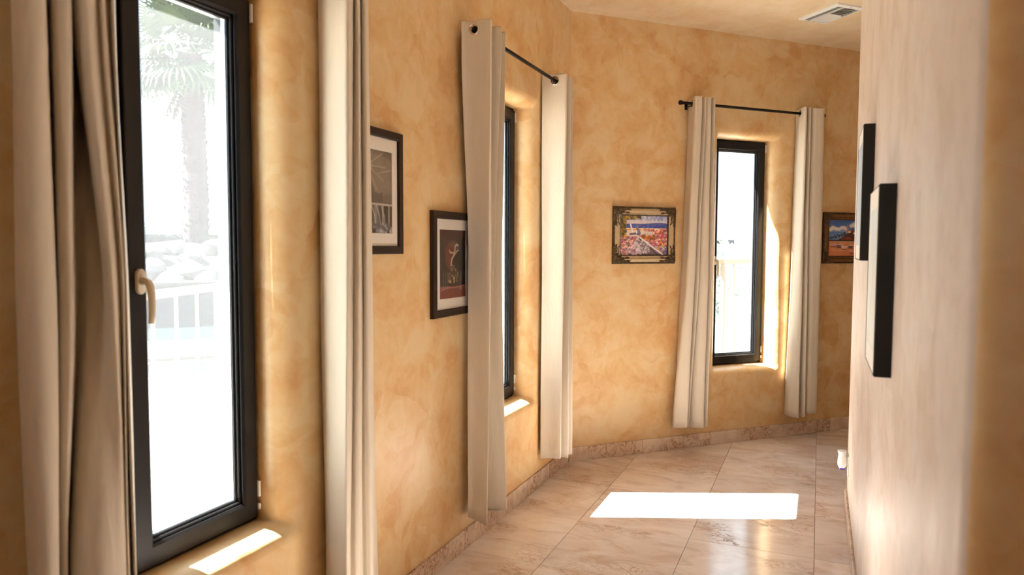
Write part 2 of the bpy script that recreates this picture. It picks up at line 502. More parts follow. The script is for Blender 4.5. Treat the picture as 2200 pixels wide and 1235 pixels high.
# ------------------------------------------------------------------ floor tiles and baseboards
P = 0.609; X0 = 0.0125; Y0 = 3.123
def clip(poly, n, d):      # keep points with n.p >= d
    out = []
    for i in range(len(poly)):
        a, b_ = poly[i], poly[(i+1) % len(poly)]
        da = n[0]*a[0] + n[1]*a[1] - d; db = n[0]*b_[0] + n[1]*b_[1] - d
        if da >= 0: out.append(a)
        if da*db < 0:
            t = da/(da-db); out.append((a[0] + (b_[0]-a[0])*t, a[1] + (b_[1]-a[1])*t))
    return out
def tile_mesh(pts, z0=-0.012, z1=0.0, ch=0.0012):
    n = len(pts)
    cx_ = sum(p[0] for p in pts)/n; cy_ = sum(p[1] for p in pts)/n
    ins = []
    for p in pts:
        d = Vector((cx_-p[0], cy_-p[1])); d.normalize()
        ins.append((p[0]+d.x*ch*1.4, p[1]+d.y*ch*1.4))
    mb = MB()
    mb.add([(p[0], p[1], z0) for p in pts] + [(p[0], p[1], z1-ch) for p in pts] + [(p[0], p[1], z1) for p in ins],
           [tuple(range(2*n, 3*n))] + [(i, (i+1) % n, n+(i+1) % n, n+i) for i in range(n)] + [(n+i, n+(i+1) % n, 2*n+(i+1) % n, 2*n+i) for i in range(n)])
    return mb.mesh('tile')
g = 0.0009
full = None
for i in range(-3, 8):
    for j in range(-10, 10):
        x0, y0 = X0 + i*P, Y0 + j*P
        pts = [(g, g), (P-g, g), (P-g, P-g), (g, P-g)]
        w = [(x0+p[0], y0+p[1]) for p in pts]
        c = clip(w, (1, 0), WX + 0.001)
        if c: c = clip(c, (N45.x, N45.y), N45.dot(CORNER) + 0.001)
        if c: c = clip(c, (-1, 0), -2.7)
        if c: c = clip(c, (0, 1), -2.6)
        if c: c = clip(c, (-D45.x, -D45.y), -D45.dot(e0))
        if len(c) < 3: continue
        area = abs(sum(c[k][0]*c[(k+1) % len(c)][1] - c[(k+1) % len(c)][0]*c[k][1] for k in range(len(c))))/2
        if area < 0.003: continue
        mx_ = min(p[0] for p in c); my = min(p[1] for p in c); Mx = max(p[0] for p in c); My = max(p[1] for p in c)
        if mx_ > RX+0.3 and my > 1.1 and (mx_ - My) > (lx - ly) + 0.05: continue      # under the right wall block
        whole = area > (P-2*g)**2 - 1e-4
        if whole:
            if full is None:
                full = tile_mesh(pts); full.materials.append(MAT['tile'])
            o = link('tile', full, None, floor); o.location = (x0, y0, 0)
        else:
            me = tile_mesh([(p[0]-mx_, p[1]-my) for p in c])
            o = link('tile', me, MAT['tile'], floor); o.location = (mx_, my, 0)

BH, BT = 0.102, 0.012
def base_piece(M, a0, a1, parent, off=0.0):
    mb = MB(); mb.box((a0+0.0008, off+0.0004, 0.0005), (a1-0.0008, off+BT, BH), 0.0022)
    tf(mb, M)
    return mb.build('baseboard_tile', MAT['base'], parent)
bl = tag(empty('baseboard_left'), kind='structure')
ys = [-2.6] + [Y0 + P*k for k in range(-9, 3)] + [CY-0.006]
for a0, a1 in zip(ys[:-1], ys[1:]):
    if a1 - a0 > 0.02: base_piece(M_LEFT, a0, a1, bl)
bf = tag(empty('baseboard_far'), kind='structure')
ss = [0.008] + [0.61*k + 0.01 for k in range(1, 9)] + [5.375]
for a0, a1 in zip(ss[:-1], ss[1:]): base_piece(M_FAR, a0, a1, bf)
brt = tag(empty('baseboard_right'), kind='structure')
M_RIGHT = Matrix(((0, -1, 0, RX), (1, 0, 0, 0), (0, 0, 1, 0), (0, 0, 0, 1)))
ys = [1.13] + [Y0 + P*k for k in range(-3, 3)] + [4.60]
for a0, a1 in zip(ys[:-1], ys[1:]): base_piece(M_RIGHT, a0, a1, brt)

# ------------------------------------------------------------------ windows
def ring_rail(mb, a0, a1, z0, z1, w, y0, y1, bev):
    """four mitred members of a rectangular frame, w wide, between offs y0 (outside) and y1 (room side); bev on the inner room edge"""
    O = [(a0, z0), (a1, z0), (a1, z1), (a0, z1)]
    def inset(d): return [(a0+d, z0+d), (a1-d, z0+d), (a1-d, z1-d), (a0+d, z1-d)]
    rings = [(O, y0), (O, y1-0.003), (inset(0.003), y1), (inset(w-bev), y1), (inset(w), y1-bev), (inset(w), y0)]
    vs = []
    for pts, y in rings:
        vs += [(p[0], y, p[1]) for p in pts]
    fs = []
    nR = len(rings)
    for i in range(nR):
        j = (i+1) % nR
        for k in range(4):
            k2 = (k+1) % 4
            fs.append((i*4+k, j*4+k, j*4+k2, i*4+k2))
    mb.add(vs, fs)
    return mb

def make_window(idx, M, a0, a1, z0, z1, hinge_right=True):
    root = tag(empty('window_%d' % idx), kind='structure')
    F = -REVEAL + 0.004
    mb = ring_rail(MB(), a0+0.001, a1-0.001, z0+0.001, z1-0.001, 0.08 if idx == 1 else 0.05, F-0.085, F-0.012, 0.004)
    tf(mb, M); mb.build('outer_frame', MAT['black'], root, fix=True)
    sa0, sa1, sz0, sz1 = a0+(0.065 if idx == 1 else 0.010), a1-0.010, z0+0.016, z1-0.016
    mb = ring_rail(MB(), sa0, sa1, sz0, sz1, 0.062, F-0.05, F+0.002, 0.008)
    tf(mb, M); sash = mb.build('sash', MAT['black'], root, fix=True)
    # stepped glazing bead inside the sash
    for d, yb, yt in ((0.0605, F-0.048, F-0.012), (0.068, F-0.048, F-0.022)):
        mb = ring_rail(MB(), sa0+d, sa1-d, sz0+d, sz1-d, 0.010, yb, yt, 0.003)
        tf(mb, M); mb.build('glazing_bead', MAT['black'], sash, fix=True)
    d = 0.0765
    mb = ring_rail(MB(), sa0+d, sa1-d, sz0+d, sz1-d, 0.003, F-0.046, F-0.030, 0.001)
    tf(mb, M); mb.build('spacer_bar', MAT['alu'], sash, fix=True)
    mb = MB(); mb.box((sa0+d-0.001, F-0.036, sz0+d-0.001), (sa1-d+0.001, F-0.032, sz1-d+0.001))
    tf(mb, M); mb.build('glass_pane', MAT['pane'], root)
    # handle on the far-from-hinge stile
    hx = sa0 + 0.034; hz = 1.435
    mb = MB()
    pts = []
    hw, hh, n = 0.0145, 0.036, 10
    prof = [(cos(pi*k/n)*hw, hh-hw + sin(pi*k/n)*hw) for k in range(n+1)] + [(-cos(pi*k/n)*hw, -(hh-hw) - sin(pi*k/n)*hw) for k in range(n+1)]
    q = len(prof); y0 = F+0.002
    mb.add([(hx+p[0], y0, hz+p[1]) for p in prof] + [(hx+p[0], y0+0.007, hz+p[1]) for p in prof] + [(hx+p[0]*.88, y0+0.010, hz+p[1]*.95) for p in prof],
           [tuple(range(2*q, 3*q))] + [(i, (i+1) % q, q+(i+1) % q, q+i) for i in range(q)] + [(q+i, q+(i+1) % q, 2*q+(i+1) % q, 2*q+i) for i in range(q)])
    tf(mb, M); hd = mb.build('handle', MAT['beige'], root, fix=True); tag(hd, 'beige lever handle on a rounded plate')
    mb = MB()
    path = [(hx, y0+0.008, hz+.002), (hx, y0+0.030, hz+.002), (hx, y0+0.036, hz-0.002), (hx, y0+0.042, hz-0.012), (hx, y0+0.046, hz-0.032), (hx, y0+0.048, hz-0.060), (hx, y0+0.047, hz-0.092), (hx, y0+0.044, hz-0.116)]
    mb.tube(path, [0.0105, 0.0105, 0.011, 0.011, 0.0105, 0.010, 0.0095, 0.0085], 12)
    tf(mb, M); mb.build('lever', MAT['beige'], hd)
    # hinges on the other stile
    for zz, h in ((z0+0.085, 0.055), (z0+0.040, 0.022), (z1-0.085, 0.06)):
        mb = MB(); mb.box((a1-0.012, F-0.002, zz), (a1-0.003, F+0.010, zz+h), 0.0025)
        tf(mb, M); mb.build('hinge', MAT['white'], root)
    return root
for i, (w, a0, a1, z0, z1) in enumerate(WIN):
    make_window(i+1, M_LEFT if w == 'left' else M_FAR, a0, a1, z0, z1)

# ------------------------------------------------------------------ curtains
ROD_OFF = 0.088       # rod axis from the wall
PLAN_OFF = 0.125      # the fold plans below were drawn for this distance
def catmull(pts, n):
    P_ = [np.array(p, float) for p in pts]
    P_ = [2*P_[0]-P_[1]] + P_ + [2*P_[-1]-P_[-2]]
    out = []
    segs = len(P_)-3
    for i in range(segs):
        p0, p1, p2, p3 = P_[i:i+4]
        for k in range(n):
            t = k/n
            out.append(0.5*((2*p1) + (-p0+p2)*t + (2*p0-5*p1+4*p2-p3)*t*t + (-p0+3*p1-3*p2+p3)*t**3))
    out.append(P_[-2])
    return np.array(out)
def resample(c, n):
    d = np.r_[0, np.cumsum(np.hypot(*(c[1:]-c[:-1]).T))]
    u = np.linspace(0, d[-1], n)
    return np.c_[np.interp(u, d, c[:, 0]), np.interp(u, d, c[:, 1])]

def make_curtain(M, keys, ztop, zbot, rodz, label, seed=0, min_off=0.010):
    """keys: [(t, [(along, off)...])] plan of the folds from the heading (t=0) to the hem (t=1)"""
    rng = np.random.RandomState(seed)
    c0_ = (0.0, -WX) if M is M_LEFT else (-D45.dot(CORNER), -N45.dot(CORNER))
    k_ = (c0_[1]-ROD_OFF)/(c0_[1]-PLAN_OFF)
    keys = [(t, [(c0_[0] + (a-c0_[0])*k_, max(min_off, c0_[1] + (o_-c0_[1])*k_)) for a, o_ in p]) for t, p in keys]
    nper = 18
    ks = [(t, catmull(p, nper)) for t, p in keys]
    nU = len(ks[0][1])
    top_rows = [k*0.0085 for k in range(15)]
    H = ztop - zbot
    rest = list(np.linspace(0.13, H, 44))
    rows = top_rows + rest
    ph = rng.rand(6)*6.28
    V = np.zeros((len(rows), nU, 3))
    for i, h in enumerate(rows):
        t = max(0.0, (h-0.10)/(H-0.10))
        for a in range(len(ks)-1):
            if ks[a][0] <= t <= ks[a+1][0]:
                f = (t-ks[a][0])/(ks[a+1][0]-ks[a][0]); f = f*f*(3-2*f)*0.5 + f*0.5
                c = ks[a][1]*(1-f) + ks[a+1][1]*f
        u = np.linspace(0, 1, nU)
        wob = 0.0028*np.sin(6*u + 5*t + ph[0])*t + 0.0016*np.sin(23*u + 9*t + ph[1])*min(1, 3*t)
        wrk = 0.0022*np.sin(60*u + ph[2])*math.exp(-((h-0.09)/0.07)**2)      # gathers near the heading
        V[i, :, 0] = c[:, 0] + wob
        V[i, :, 1] = c[:, 1] + 0.8*wob + wrk
        V[i, :, 2] = ztop - h + (0.006*np.sin(9*u + ph[3]) if i == len(rows)-1 else 0) - 0.010*t*np.sin(5*u+ph[4])
    # eyelets: where the heading crosses the rod line
    c0 = V[0, :, :2]
    cross = []
    for k in range(nU-1):
        a, b_ = c0[k, 1]-ROD_OFF, c0[k+1, 1]-ROD_OFF
        if a*b_ <= 0 and a != b_:
            f = a/(a-b_)
            p = c0[k]*(1-f) + c0[k+1]*f
            tdir = c0[min(k+2, nU-1)] - c0[max(k-1, 0)]; tdir = tdir/np.hypot(*tdir)
            cross.append((p, tdir))
    mb = MB()
    Vf = V.reshape(-1, 3)
    fs = []
    for i in range(len(rows)-1):
        for k in range(nU-1):
            cen = (V[i, k] + V[i+1, k+1])/2
            hole = False
            if i < 15:
                for p, td in cross:
                    if (cen[0]-p[0])**2 + (cen[1]-p[1])**2 + (cen[2]-rodz)**2 < 0.0235**2: hole = True
            if not hole:
                fs.append((i*nU+k, i*nU+k+1, (i+1)*nU+k+1, (i+1)*nU+k))
    mb.add([tuple(p) for p in Vf], fs, True)
    tf(mb, M)
    o = mb.build('curtain', MAT['cloth'])
    md = o.modifiers.new('thickness', 'SOLIDIFY'); md.thickness = 0.0026; md.offset = 0
    tag(o, label, 'curtain', 'beige curtain panels at the three windows')
    for p, td in cross:
        ax = Vector((td[1], -td[0], 0)); tx = Vector((td[0], td[1], 0)); zz = Vector((0, 0, 1))
        Mr = Matrix(((tx.x, zz.x, ax.x, p[0]), (tx.y, zz.y, ax.y, p[1]), (tx.z, zz.z, ax.z, rodz), (0, 0, 0, 1)))
        r_ = MB(); r_.torus(M @ Mr, 0.0245, 0.0042)
        r_.build('eyelet', MAT['chrome'], o)
    return o

def make_rod(M, a0, a1, rodz, label, brackets):
    root = empty('curtain_rod', M @ Vector(((a0+a1)/2, ROD_OFF, rodz)))
    T = Matrix.Translation(-root.location)
    tag(root, label, 'curtain rod', 'black curtain rods over the windows')
    mb = MB(); mb.tube([(a0, ROD_OFF, rodz), (a1, ROD_OFF, rodz)], 0.0105, 16); tf(mb, T @ M); mb.build('rod', MAT['black_metal'], root)
    for a, s in ((a0, -1), (a1, 1)):
        mb = MB(); mb.tube([(a-0.002*s, ROD_OFF, rodz), (a+0.004*s, ROD_OFF, rodz), (a+0.006*s, ROD_OFF, rodz), (a+0.024*s, ROD_OFF, rodz), (a+0.027*s, ROD_OFF, rodz)], [0.0125, 0.0125, 0.0165, 0.0165, 0.0135], 16)
        tf(mb, T @ M); mb.build('finial', MAT['black_metal'], root)
    for a in brackets:
        mb = MB()
        mb.box((a-0.012, 0.0002, rodz-0.03), (a+0.012, 0.005, rodz+0.03), 0.001)
        mb.tube([(a, 0.004, rodz-0.012), (a, 0.08, rodz-0.014), (a, ROD_OFF-0.004, rodz-0.020), (a, ROD_OFF+0.010, rodz-0.013), (a, ROD_OFF+0.016, rodz+0.002)], 0.005, 8)
        tf(mb, T @ M); mb.build('bracket', MAT['black_metal'], root)
    return root

W = -WX
def L_(ratio_pts):      # (ratio along/|X|, |X|) -> (along, off)
    return [(r*x, W-x) for r, x in ratio_pts]
ROD1 = ROD2 = 2.570; ROD3 = 2.594
make_rod(M_LEFT, 0.88, 2.28, ROD1, 'black curtain rod over the nearest window', (0.93, 2.25))
make_rod(M_LEFT, 3.098, 4.33, ROD2, 'black curtain rod over the middle window, at the inside corner', (3.22, 4.27))
make_rod(M_FAR, 0.868, 2.19, ROD3, 'black curtain rod over the farthest window, both end caps in view', (0.96, 2.12))

# curtain left of window 1
top = L_([(.622,1.59),(.617,1.52),(.632,1.43),(.662,1.42),(.667,1.50),(.674,1.44),(.698,1.425),(.703,1.52),(.712,1.58),(.712,1.56),(.700,1.47),(.722,1.415),(.742,1.435),(.750,1.42),(.759,1.445),(.768,1.42),(.771,1.53)])
mid = L_([(.616,1.59),(.612,1.52),(.628,1.43),(.660,1.425),(.664,1.50),(.670,1.46),(.690,1.445),(.694,1.52),(.712,1.49),(.736,1.475),(.741,1.455),(.753,1.415),(.764,1.435),(.771,1.42),(.775,1.445),(.780,1.425),(.781,1.53)])
low = L_([(.614,1.59),(.613,1.52),(.625,1.44),(.650,1.43),(.654,1.49),(.656,1.48),(.664,1.47),(.667,1.53),(.676,1.47),(.715,1.42),(.750,1.415),(.764,1.43),(.767,1.46),(.770,1.42),(.774,1.46),(.779,1.43),(.780,1.53)])
make_curtain(M_LEFT, [(0, top), (.2, top), (.46, mid), (.72, low), (1, low)], 2.61, 0.165, ROD1, 'beige curtain panel beside the lever handle of the nearest window', 1)
# curtain right of window 1
top = L_([(1.245,1.585),(1.275,1.54),(1.345,1.435),(1.368,1.425),(1.374,1.44),(1.380,1.455),(1.388,1.44),(1.396,1.430),(1.402,1.448),(1.407,1.458),(1.412,1.445),(1.424,1.435),(1.432,1.46),(1.435,1.52)])
bot = L_([(1.235,1.600),(1.26,1.55),(1.315,1.44),(1.331,1.425),(1.338,1.44),(1.346,1.455),(1.368,1.435),(1.386,1.430),(1.392,1.445),(1.398,1.456),(1.415,1.44),(1.436,1.43),(1.446,1.46),(1.455,1.53)])
make_curtain(M_LEFT, [(0, top), (1, bot)], 2.61, 0.165, ROD1, 'beige curtain panel between the nearest window and the black-and-white framed print', 2)
# curtain left of window 2
top = [(2.975,.050),(2.99,.10),(2.998,.195),(3.003,.206),(3.03,.19),(3.06,.06),(3.10,.10),(3.115,.195),(3.122,.20),(3.15,.12),(3.16,.06),(3.19,.10),(3.20,.18),(3.206,.185),(3.24,.12)]
mid = [(3.048,.055),(3.043,.11),(3.022,.185),(3.027,.192),(3.045,.18),(3.08,.07),(3.10,.09),(3.105,.165),(3.112,.172),(3.15,.10),(3.16,.06),(3.18,.10),(3.19,.170),(3.198,.180),(3.24,.12)]
bot = [(3.005,.085),(3.005,.12),(2.985,.192),(2.990,.200),(3.005,.18),(3.06,.06),(3.09,.06),(3.12,.065),(3.14,.075),(3.15,.10),(3.17,.17),(3.185,.200),(3.195,.205),(3.21,.18),(3.24,.10)]
make_curtain(M_LEFT, [(0, top), (.42, mid), (1, bot)], 2.61, 0.185, ROD2, 'beige curtain panel beside the framed red tree print', 3, min_off=0.030)
# curtain right of window 2
top = [(4.07,.05),(4.085,.10),(4.095,.18),(4.103,.192),(4.125,.18),(4.135,.06),(4.16,.08),(4.17,.185),(4.178,.19),(4.20,.10),(4.215,.06),(4.245,.17),(4.255,.18),(4.28,.11)]
bot = [(4.06,.06),(4.08,.11),(4.09,.17),(4.098,.178),(4.115,.16),(4.125,.055),(4.15,.07),(4.165,.18),(4.175,.19),(4.20,.10),(4.215,.06),(4.25,.18),(4.262,.19),(4.29,.11)]
make_curtain(M_LEFT, [(0, top), (1, bot)], 2.61, 0.185, ROD2, 'beige curtain panel beside the inside corner of the walls', 4)
# curtains of window 3
top = [(0.95,.045),(0.93,.12),(0.905,.185),(0.93,.200),(0.965,.19),(0.975,.10),(0.98,.07),(0.985,.18),(0.995,.195),(1.005,.10),(1.01,.07),(1.015,.17),(1.04,.195),(1.05,.17),(1.055,.08),(1.06,.07),(1.065,.18),(1.075,.195),(1.12,.10)]
mid = [(0.92,.045),(0.90,.12),(0.875,.185),(0.90,.200),(0.935,.19),(0.95,.10),(0.955,.07),(0.955,.18),(0.965,.190),(0.98,.08),(0.985,.06),(0.99,.17),(1.025,.195),(1.05,.18),(1.06,.08),(1.065,.07),(1.07,.18),(1.085,.195),(1.135,.10)]
bot = [(0.87,.045),(0.82,.10),(0.79,.155),(0.85,.200),(0.885,.19),(0.90,.10),(0.91,.07),(0.915,.15),(0.925,.155),(0.94,.06),(0.945,.05),(0.95,.15),(0.99,.195),(1.03,.20),(1.045,.12),(1.05,.11),(1.055,.18),(1.07,.190),(1.12,.10)]
make_curtain(M_FAR, [(0, top), (.45, mid), (1, bot)], 2.634, 0.195, ROD3, 'beige curtain panel between the gilt landscape painting and the farthest window', 5)
top = [(1.965,.050),(1.95,.09),(1.93,.14),(1.915,.190),(1.93,.195),(1.96,.10),(1.975,.07),(1.965,.18),(1.975,.19),(1.99,.10),(2.00,.08),(2.01,.18),(2.05,.20),(2.11,.195),(2.16,.10)]
bot = [(1.93,.040),(1.90,.09),(1.88,.14),(1.905,.195),(1.93,.20),(1.965,.10),(1.985,.06),(1.965,.185),(1.99,.198),(2.01,.10),(2.02,.09),(2.02,.18),(2.06,.20),(2.115,.19),(2.16,.09)]
make_curtain(M_FAR, [(0, top), (1, bot)], 2.634, 0.195, ROD3, 'beige curtain panel between the farthest window and the beach painting', 6)

# ------------------------------------------------------------------ pictures
def vnoise(h, w, sc, seed):
    r = np.random.RandomState(seed)
    gh, gw = int(h/sc)+3, int(w/sc)+3
    G = r.rand(gh, gw)
    y = np.arange(h)[:, None]/sc; x = np.arange(w)[None, :]/sc
    yi = y.astype(int); xi = x.astype(int); fy = y-yi; fx = x-xi
    fy = fy*fy*(3-2*fy); fx = fx*fx*(3-2*fx)
    return (G[yi, xi]*(1-fy)*(1-fx) + G[yi+1, xi]*fy*(1-fx) + G[yi, xi+1]*(1-fy)*fx + G[yi+1, xi+1]*fy*fx)
def srgb(c):
    c = np.array(c, float)/255.0
    return np.where(c <= 0.04045, c/12.92, ((c+0.055)/1.055)**2.4)
class Art:
    def __init__(s, w, h, col):
        s.w, s.h = w, h
        s.a = np.zeros((h, w, 3)); s.a[:] = col
        s.Y, s.X = np.mgrid[0:h, 0:w]; s.u = (s.X+.5)/w; s.v = (s.Y+.5)/h
    def mix(s, m, col):
        m = np.clip(m, 0, 1)[..., None]; s.a = s.a*(1-m) + np.array(col, float)*m
    def blob(s, cx_, cy_, rx, ry, col, soft=0.3, k=1.0):
        d = np.sqrt(((s.u-cx_)/rx)**2 + ((s.v-cy_)/ry)**2)
        s.mix(k*np.clip((1-d)/soft, 0, 1), col)
    def line(s, pts, wd, col, k=1.0):
        for (x0, y0), (x1, y1) in zip(pts[:-1], pts[1:]):
            dx, dy = (x1-x0)*s.w, (y1-y0)*s.h; L2 = dx*dx+dy*dy+1e-9
            px, py = s.u*s.w-x0*s.w, s.v*s.h-y0*s.h
            t = np.clip((px*dx+py*dy)/L2, 0, 1)
            d = np.hypot(px-t*dx, py-t*dy)
            s.mix(k*np.clip(wd*s.w - d + .5, 0, 1), col)
    def poly(s, pts, col, k=1.0):
        ins = np.zeros((s.h, s.w), bool)
        n = len(pts)
        for i in range(n):
            x0, y0 = pts[i]; x1, y1 = pts[(i+1) % n]
            c = ((y0 > s.v) != (y1 > s.v)) & (s.u < (x1-x0)*(s.v-y0)/(y1-y0+1e-12)+x0)
            ins ^= c
        s.mix(ins*k, col)
    def dabs(s, n, box, cols, r, seed):
        R_ = np.random.RandomState(seed)
        for _ in range(n):
            x = box[0]+R_.rand()*(box[2]-box[0]); y = box[1]+R_.rand()*(box[3]-box[1])
            c = np.array(cols[R_.randint(len(cols))])*(0.8+0.4*R_.rand())
            rr = r*(0.6+R_.rand())
            s.blob(x, y, rr, rr*s.w/s.h, np.clip(c, 0, 255), 0.6, 0.85)

def art_moon():          # monochrome waterfall under a big moon
    A = Art(70, 110, (92, 86, 80))
    A.mix(A.v*0.6*(A.v < .62), (128, 116, 104))
    A.blob(.60, .30, .62, .26, (138, 126, 112), .12, .75)
    A.mix(.35*vnoise(110, 70, 9, 3)*(A.v < .62), (170, 158, 142))
    for ang in range(12):
        A.line([(.32, .20), (.32+.5*cos(ang*.52), .20+.32*sin(ang*.52))], .010, (205, 196, 184), .5)
    A.blob(.32, .20, .16, .10, (240, 234, 224), 1.0)
    A.line([(.62, .28), (.98, .22)], .012, (190, 178, 160), .6)
    A.poly([(.36, .50), (.40, .44), (.44, .40), (.47, .44), (.50, .50), (.62, .52), (.72, .50), (.74, .64), (.36, .64)], (84, 78, 74), .9)
    A.mix((A.v > .645)*1.0, (40, 42, 48))
    A.mix(((A.v > .635) & (A.v < .66))*1.0, (188, 180, 168))
    st = vnoise(110, 70, 3, 8)[:1, :].repeat(110, 0)
    A.mix((A.v > .66)*(A.v < .93)*np.clip(st*2.2-.9, 0, 1), (170, 166, 160))
    for k in range(4):
        A.line([(.30+.13*k, .67), (.38+.13*k, .78), (.42+.13*k, .95)], .012, (208, 202, 194), .8)
    A.dabs(60, (.25, .88, 1, .99), [(190, 192, 196), (140, 146, 152), (88, 94, 104)], .05, 5)
    return A
def art_tree():          # pale twisted tree before a red planet
    A = Art(78, 104, (26, 18, 18))
    A.mix(np.clip(1.1-A.v*3.2, 0, 1), (92, 26, 22))
    A.mix(.5*vnoise(104, 78, 14, 4)*(A.v < .3), (40, 14, 14))
    A.blob(.46, .38, .30, .25, (112, 46, 34), .25)
    A.blob(.62, .46, .24, .22, (24, 22, 24), .8, .9)
    A.blob(.52, .20, .22, .07, (98, 112, 84), .9, .8)
    A.blob(.74, .27, .14, .10, (70, 96, 88), 1.0, .8)
    A.blob(.84, .38, .12, .05, (60, 82, 78), 1.0, .6)
    A.line([(.44, .58), (.43, .50), (.46, .43), (.54, .37), (.58, .30), (.58, .25), (.64, .215), (.70, .23)], .022, (220, 200, 176))
    A.line([(.56, .36), (.52, .335), (.40, .335), (.37, .30)], .016, (214, 190, 164))
    A.line([(.58, .36), (.66, .31), (.72, .30)], .014, (216, 196, 170))
    A.line([(.46, .52), (.54, .53), (.60, .58), (.63, .66)], .014, (190, 182, 170))
    A.dabs(90, (.32, .60, .70, .76), [(150, 116, 70), (92, 62, 34), (196, 168, 120), (48, 30, 20)], .035, 6)
    A.dabs(30, (.42, .52, .58, .64), [(130, 100, 60), (60, 40, 26)], .03, 9)
    A.mix((A.v > .82)*1.0, (120, 42, 34))
    A.mix((A.v > .82)*np.clip((A.v-.82)*3, 0, .5), (150, 58, 46))
    for x in (.14, .22, .30, .78, .82):
        A.line([(x, .62), (x+.01, .86)], .022, (150, 146, 146), .45)
    A.line([(.04, .88), (.30, .84), (.60, .85), (.92, .83)], .012, (206, 176, 160), .6)
    A.blob(.80, .87, .10, .04, (190, 170, 164), 1, .6)
    A.blob(.10, .84, .14, .035, (190, 176, 170), 1, .5)
    return A
def art_garden():        # path between flowers down to the sea
    A = Art(150, 128, (196, 196, 214))
    nz = vnoise(128, 150, 5, 2); nb = vnoise(128, 150, 16, 5)
    A.mix((A.v < .12)*.7, (122, 132, 190))
    A.mix((A.v < .2)*np.clip(1.6*vnoise(128, 150, 6, 12)-.4, 0, 1)*.8, (232, 222, 216))
    A.mix((A.v > .145)*.7, (222, 196, 198))
    hill = .205 - .035*np.exp(-((A.u-.82)/.22)**2)
    A.mix((A.v > hill)*1.0, (78, 92, 160)); A.mix((A.v > .225)*1.0, (66, 76, 148))
    A.mix((A.v > .22)*np.clip(nz*1.4-.6, 0, .6), (120, 132, 200))
    A.mix((A.v > .315)*1.0, (238, 214, 176)); A.mix(((A.v > .335) & (A.v < .37) & (A.u < .45))*1.0, (226, 160, 72))
    A.mix((A.v > .37)*1.0, (226, 206, 190))
    A.mix((A.v > .52)*1.0, (186, 120, 110))
    A.dabs(620, (.50, .34, 1, .98), [(196, 66, 60), (224, 120, 96), (210, 90, 110), (240, 190, 150), (150, 84, 90), (226, 150, 70), (190, 110, 150), (238, 214, 204), (110, 60, 64)], .022, 21)
    A.dabs(120, (.74, .76, 1, .98), [(110, 90, 160), (190, 180, 214), (84, 74, 130), (230, 170, 60)], .024, 22)
    A.poly([(.48, .40), (.68, .40), (.70, .50), (.47, .50)], (228, 214, 204)); 
    for k in range(6): A.line([(.50+.035*k, .43), (.50+.035*k, .50)], .006, (120, 104, 120), .6)
    A.dabs(40, (.44, .50, .74, .60), [(214, 110, 50), (190, 70, 50), (226, 160, 80), (90, 90, 60)], .03, 23)
    A.poly([(.36, .52), (.44, .56), (.86, 1.0), (.26, 1.0), (.28, .72)], (206, 190, 190))
    A.poly([(.44, .56), (.90, 1.0), (.44, 1.0), (.42, .78), (.36, .64)], (104, 86, 96), .9)
    A.mix(((A.u > .26) & (A.u < .62) & (A.v > .7))*np.clip(nz*2-.9, 0, .8), (196, 178, 184))
    A.line([(.42, .56), (.90, .985)], .016, (232, 226, 220)); A.line([(.40, .58), (.80, 1.0)], .012, (70, 50, 56), .9)
    A.dabs(380, (0, .54, .26, .98), [(214, 90, 130), (224, 150, 70), (190, 120, 150), (240, 200, 190), (150, 70, 110), (120, 100, 80), (236, 220, 220)], .021, 24)
    A.dabs(50, (.12, .80, .40, .99), [(200, 170, 190), (226, 210, 214), (120, 70, 90)], .028, 27)
    A.line([(.21, .22), (.26, .42)], .016, (236, 230, 226)); A.line([(.34, .27), (.40, .44)], .030, (128, 120, 150))
    A.line([(.21, .47), (.33, .45), (.40, .48)], .022, (104, 92, 120)); A.line([(.34, .45), (.34, .38)], .01, (240, 230, 220))
    A.dabs(70, (0, .0, .10, .52), [(90, 84, 50), (150, 110, 50), (60, 60, 40), (196, 140, 60)], .035, 25)
    A.dabs(45, (.05, .0, .42, .075), [(96, 90, 54), (190, 140, 60), (70, 66, 44)], .03, 26)
    A.dabs(160, (.30, .62, .62, .98), [(214, 200, 204), (180, 164, 172), (140, 122, 134), (226, 214, 216)], .016, 31)
    A.line([(.42, .56), (.90, .985)], .012, (232, 226, 220))
    return A
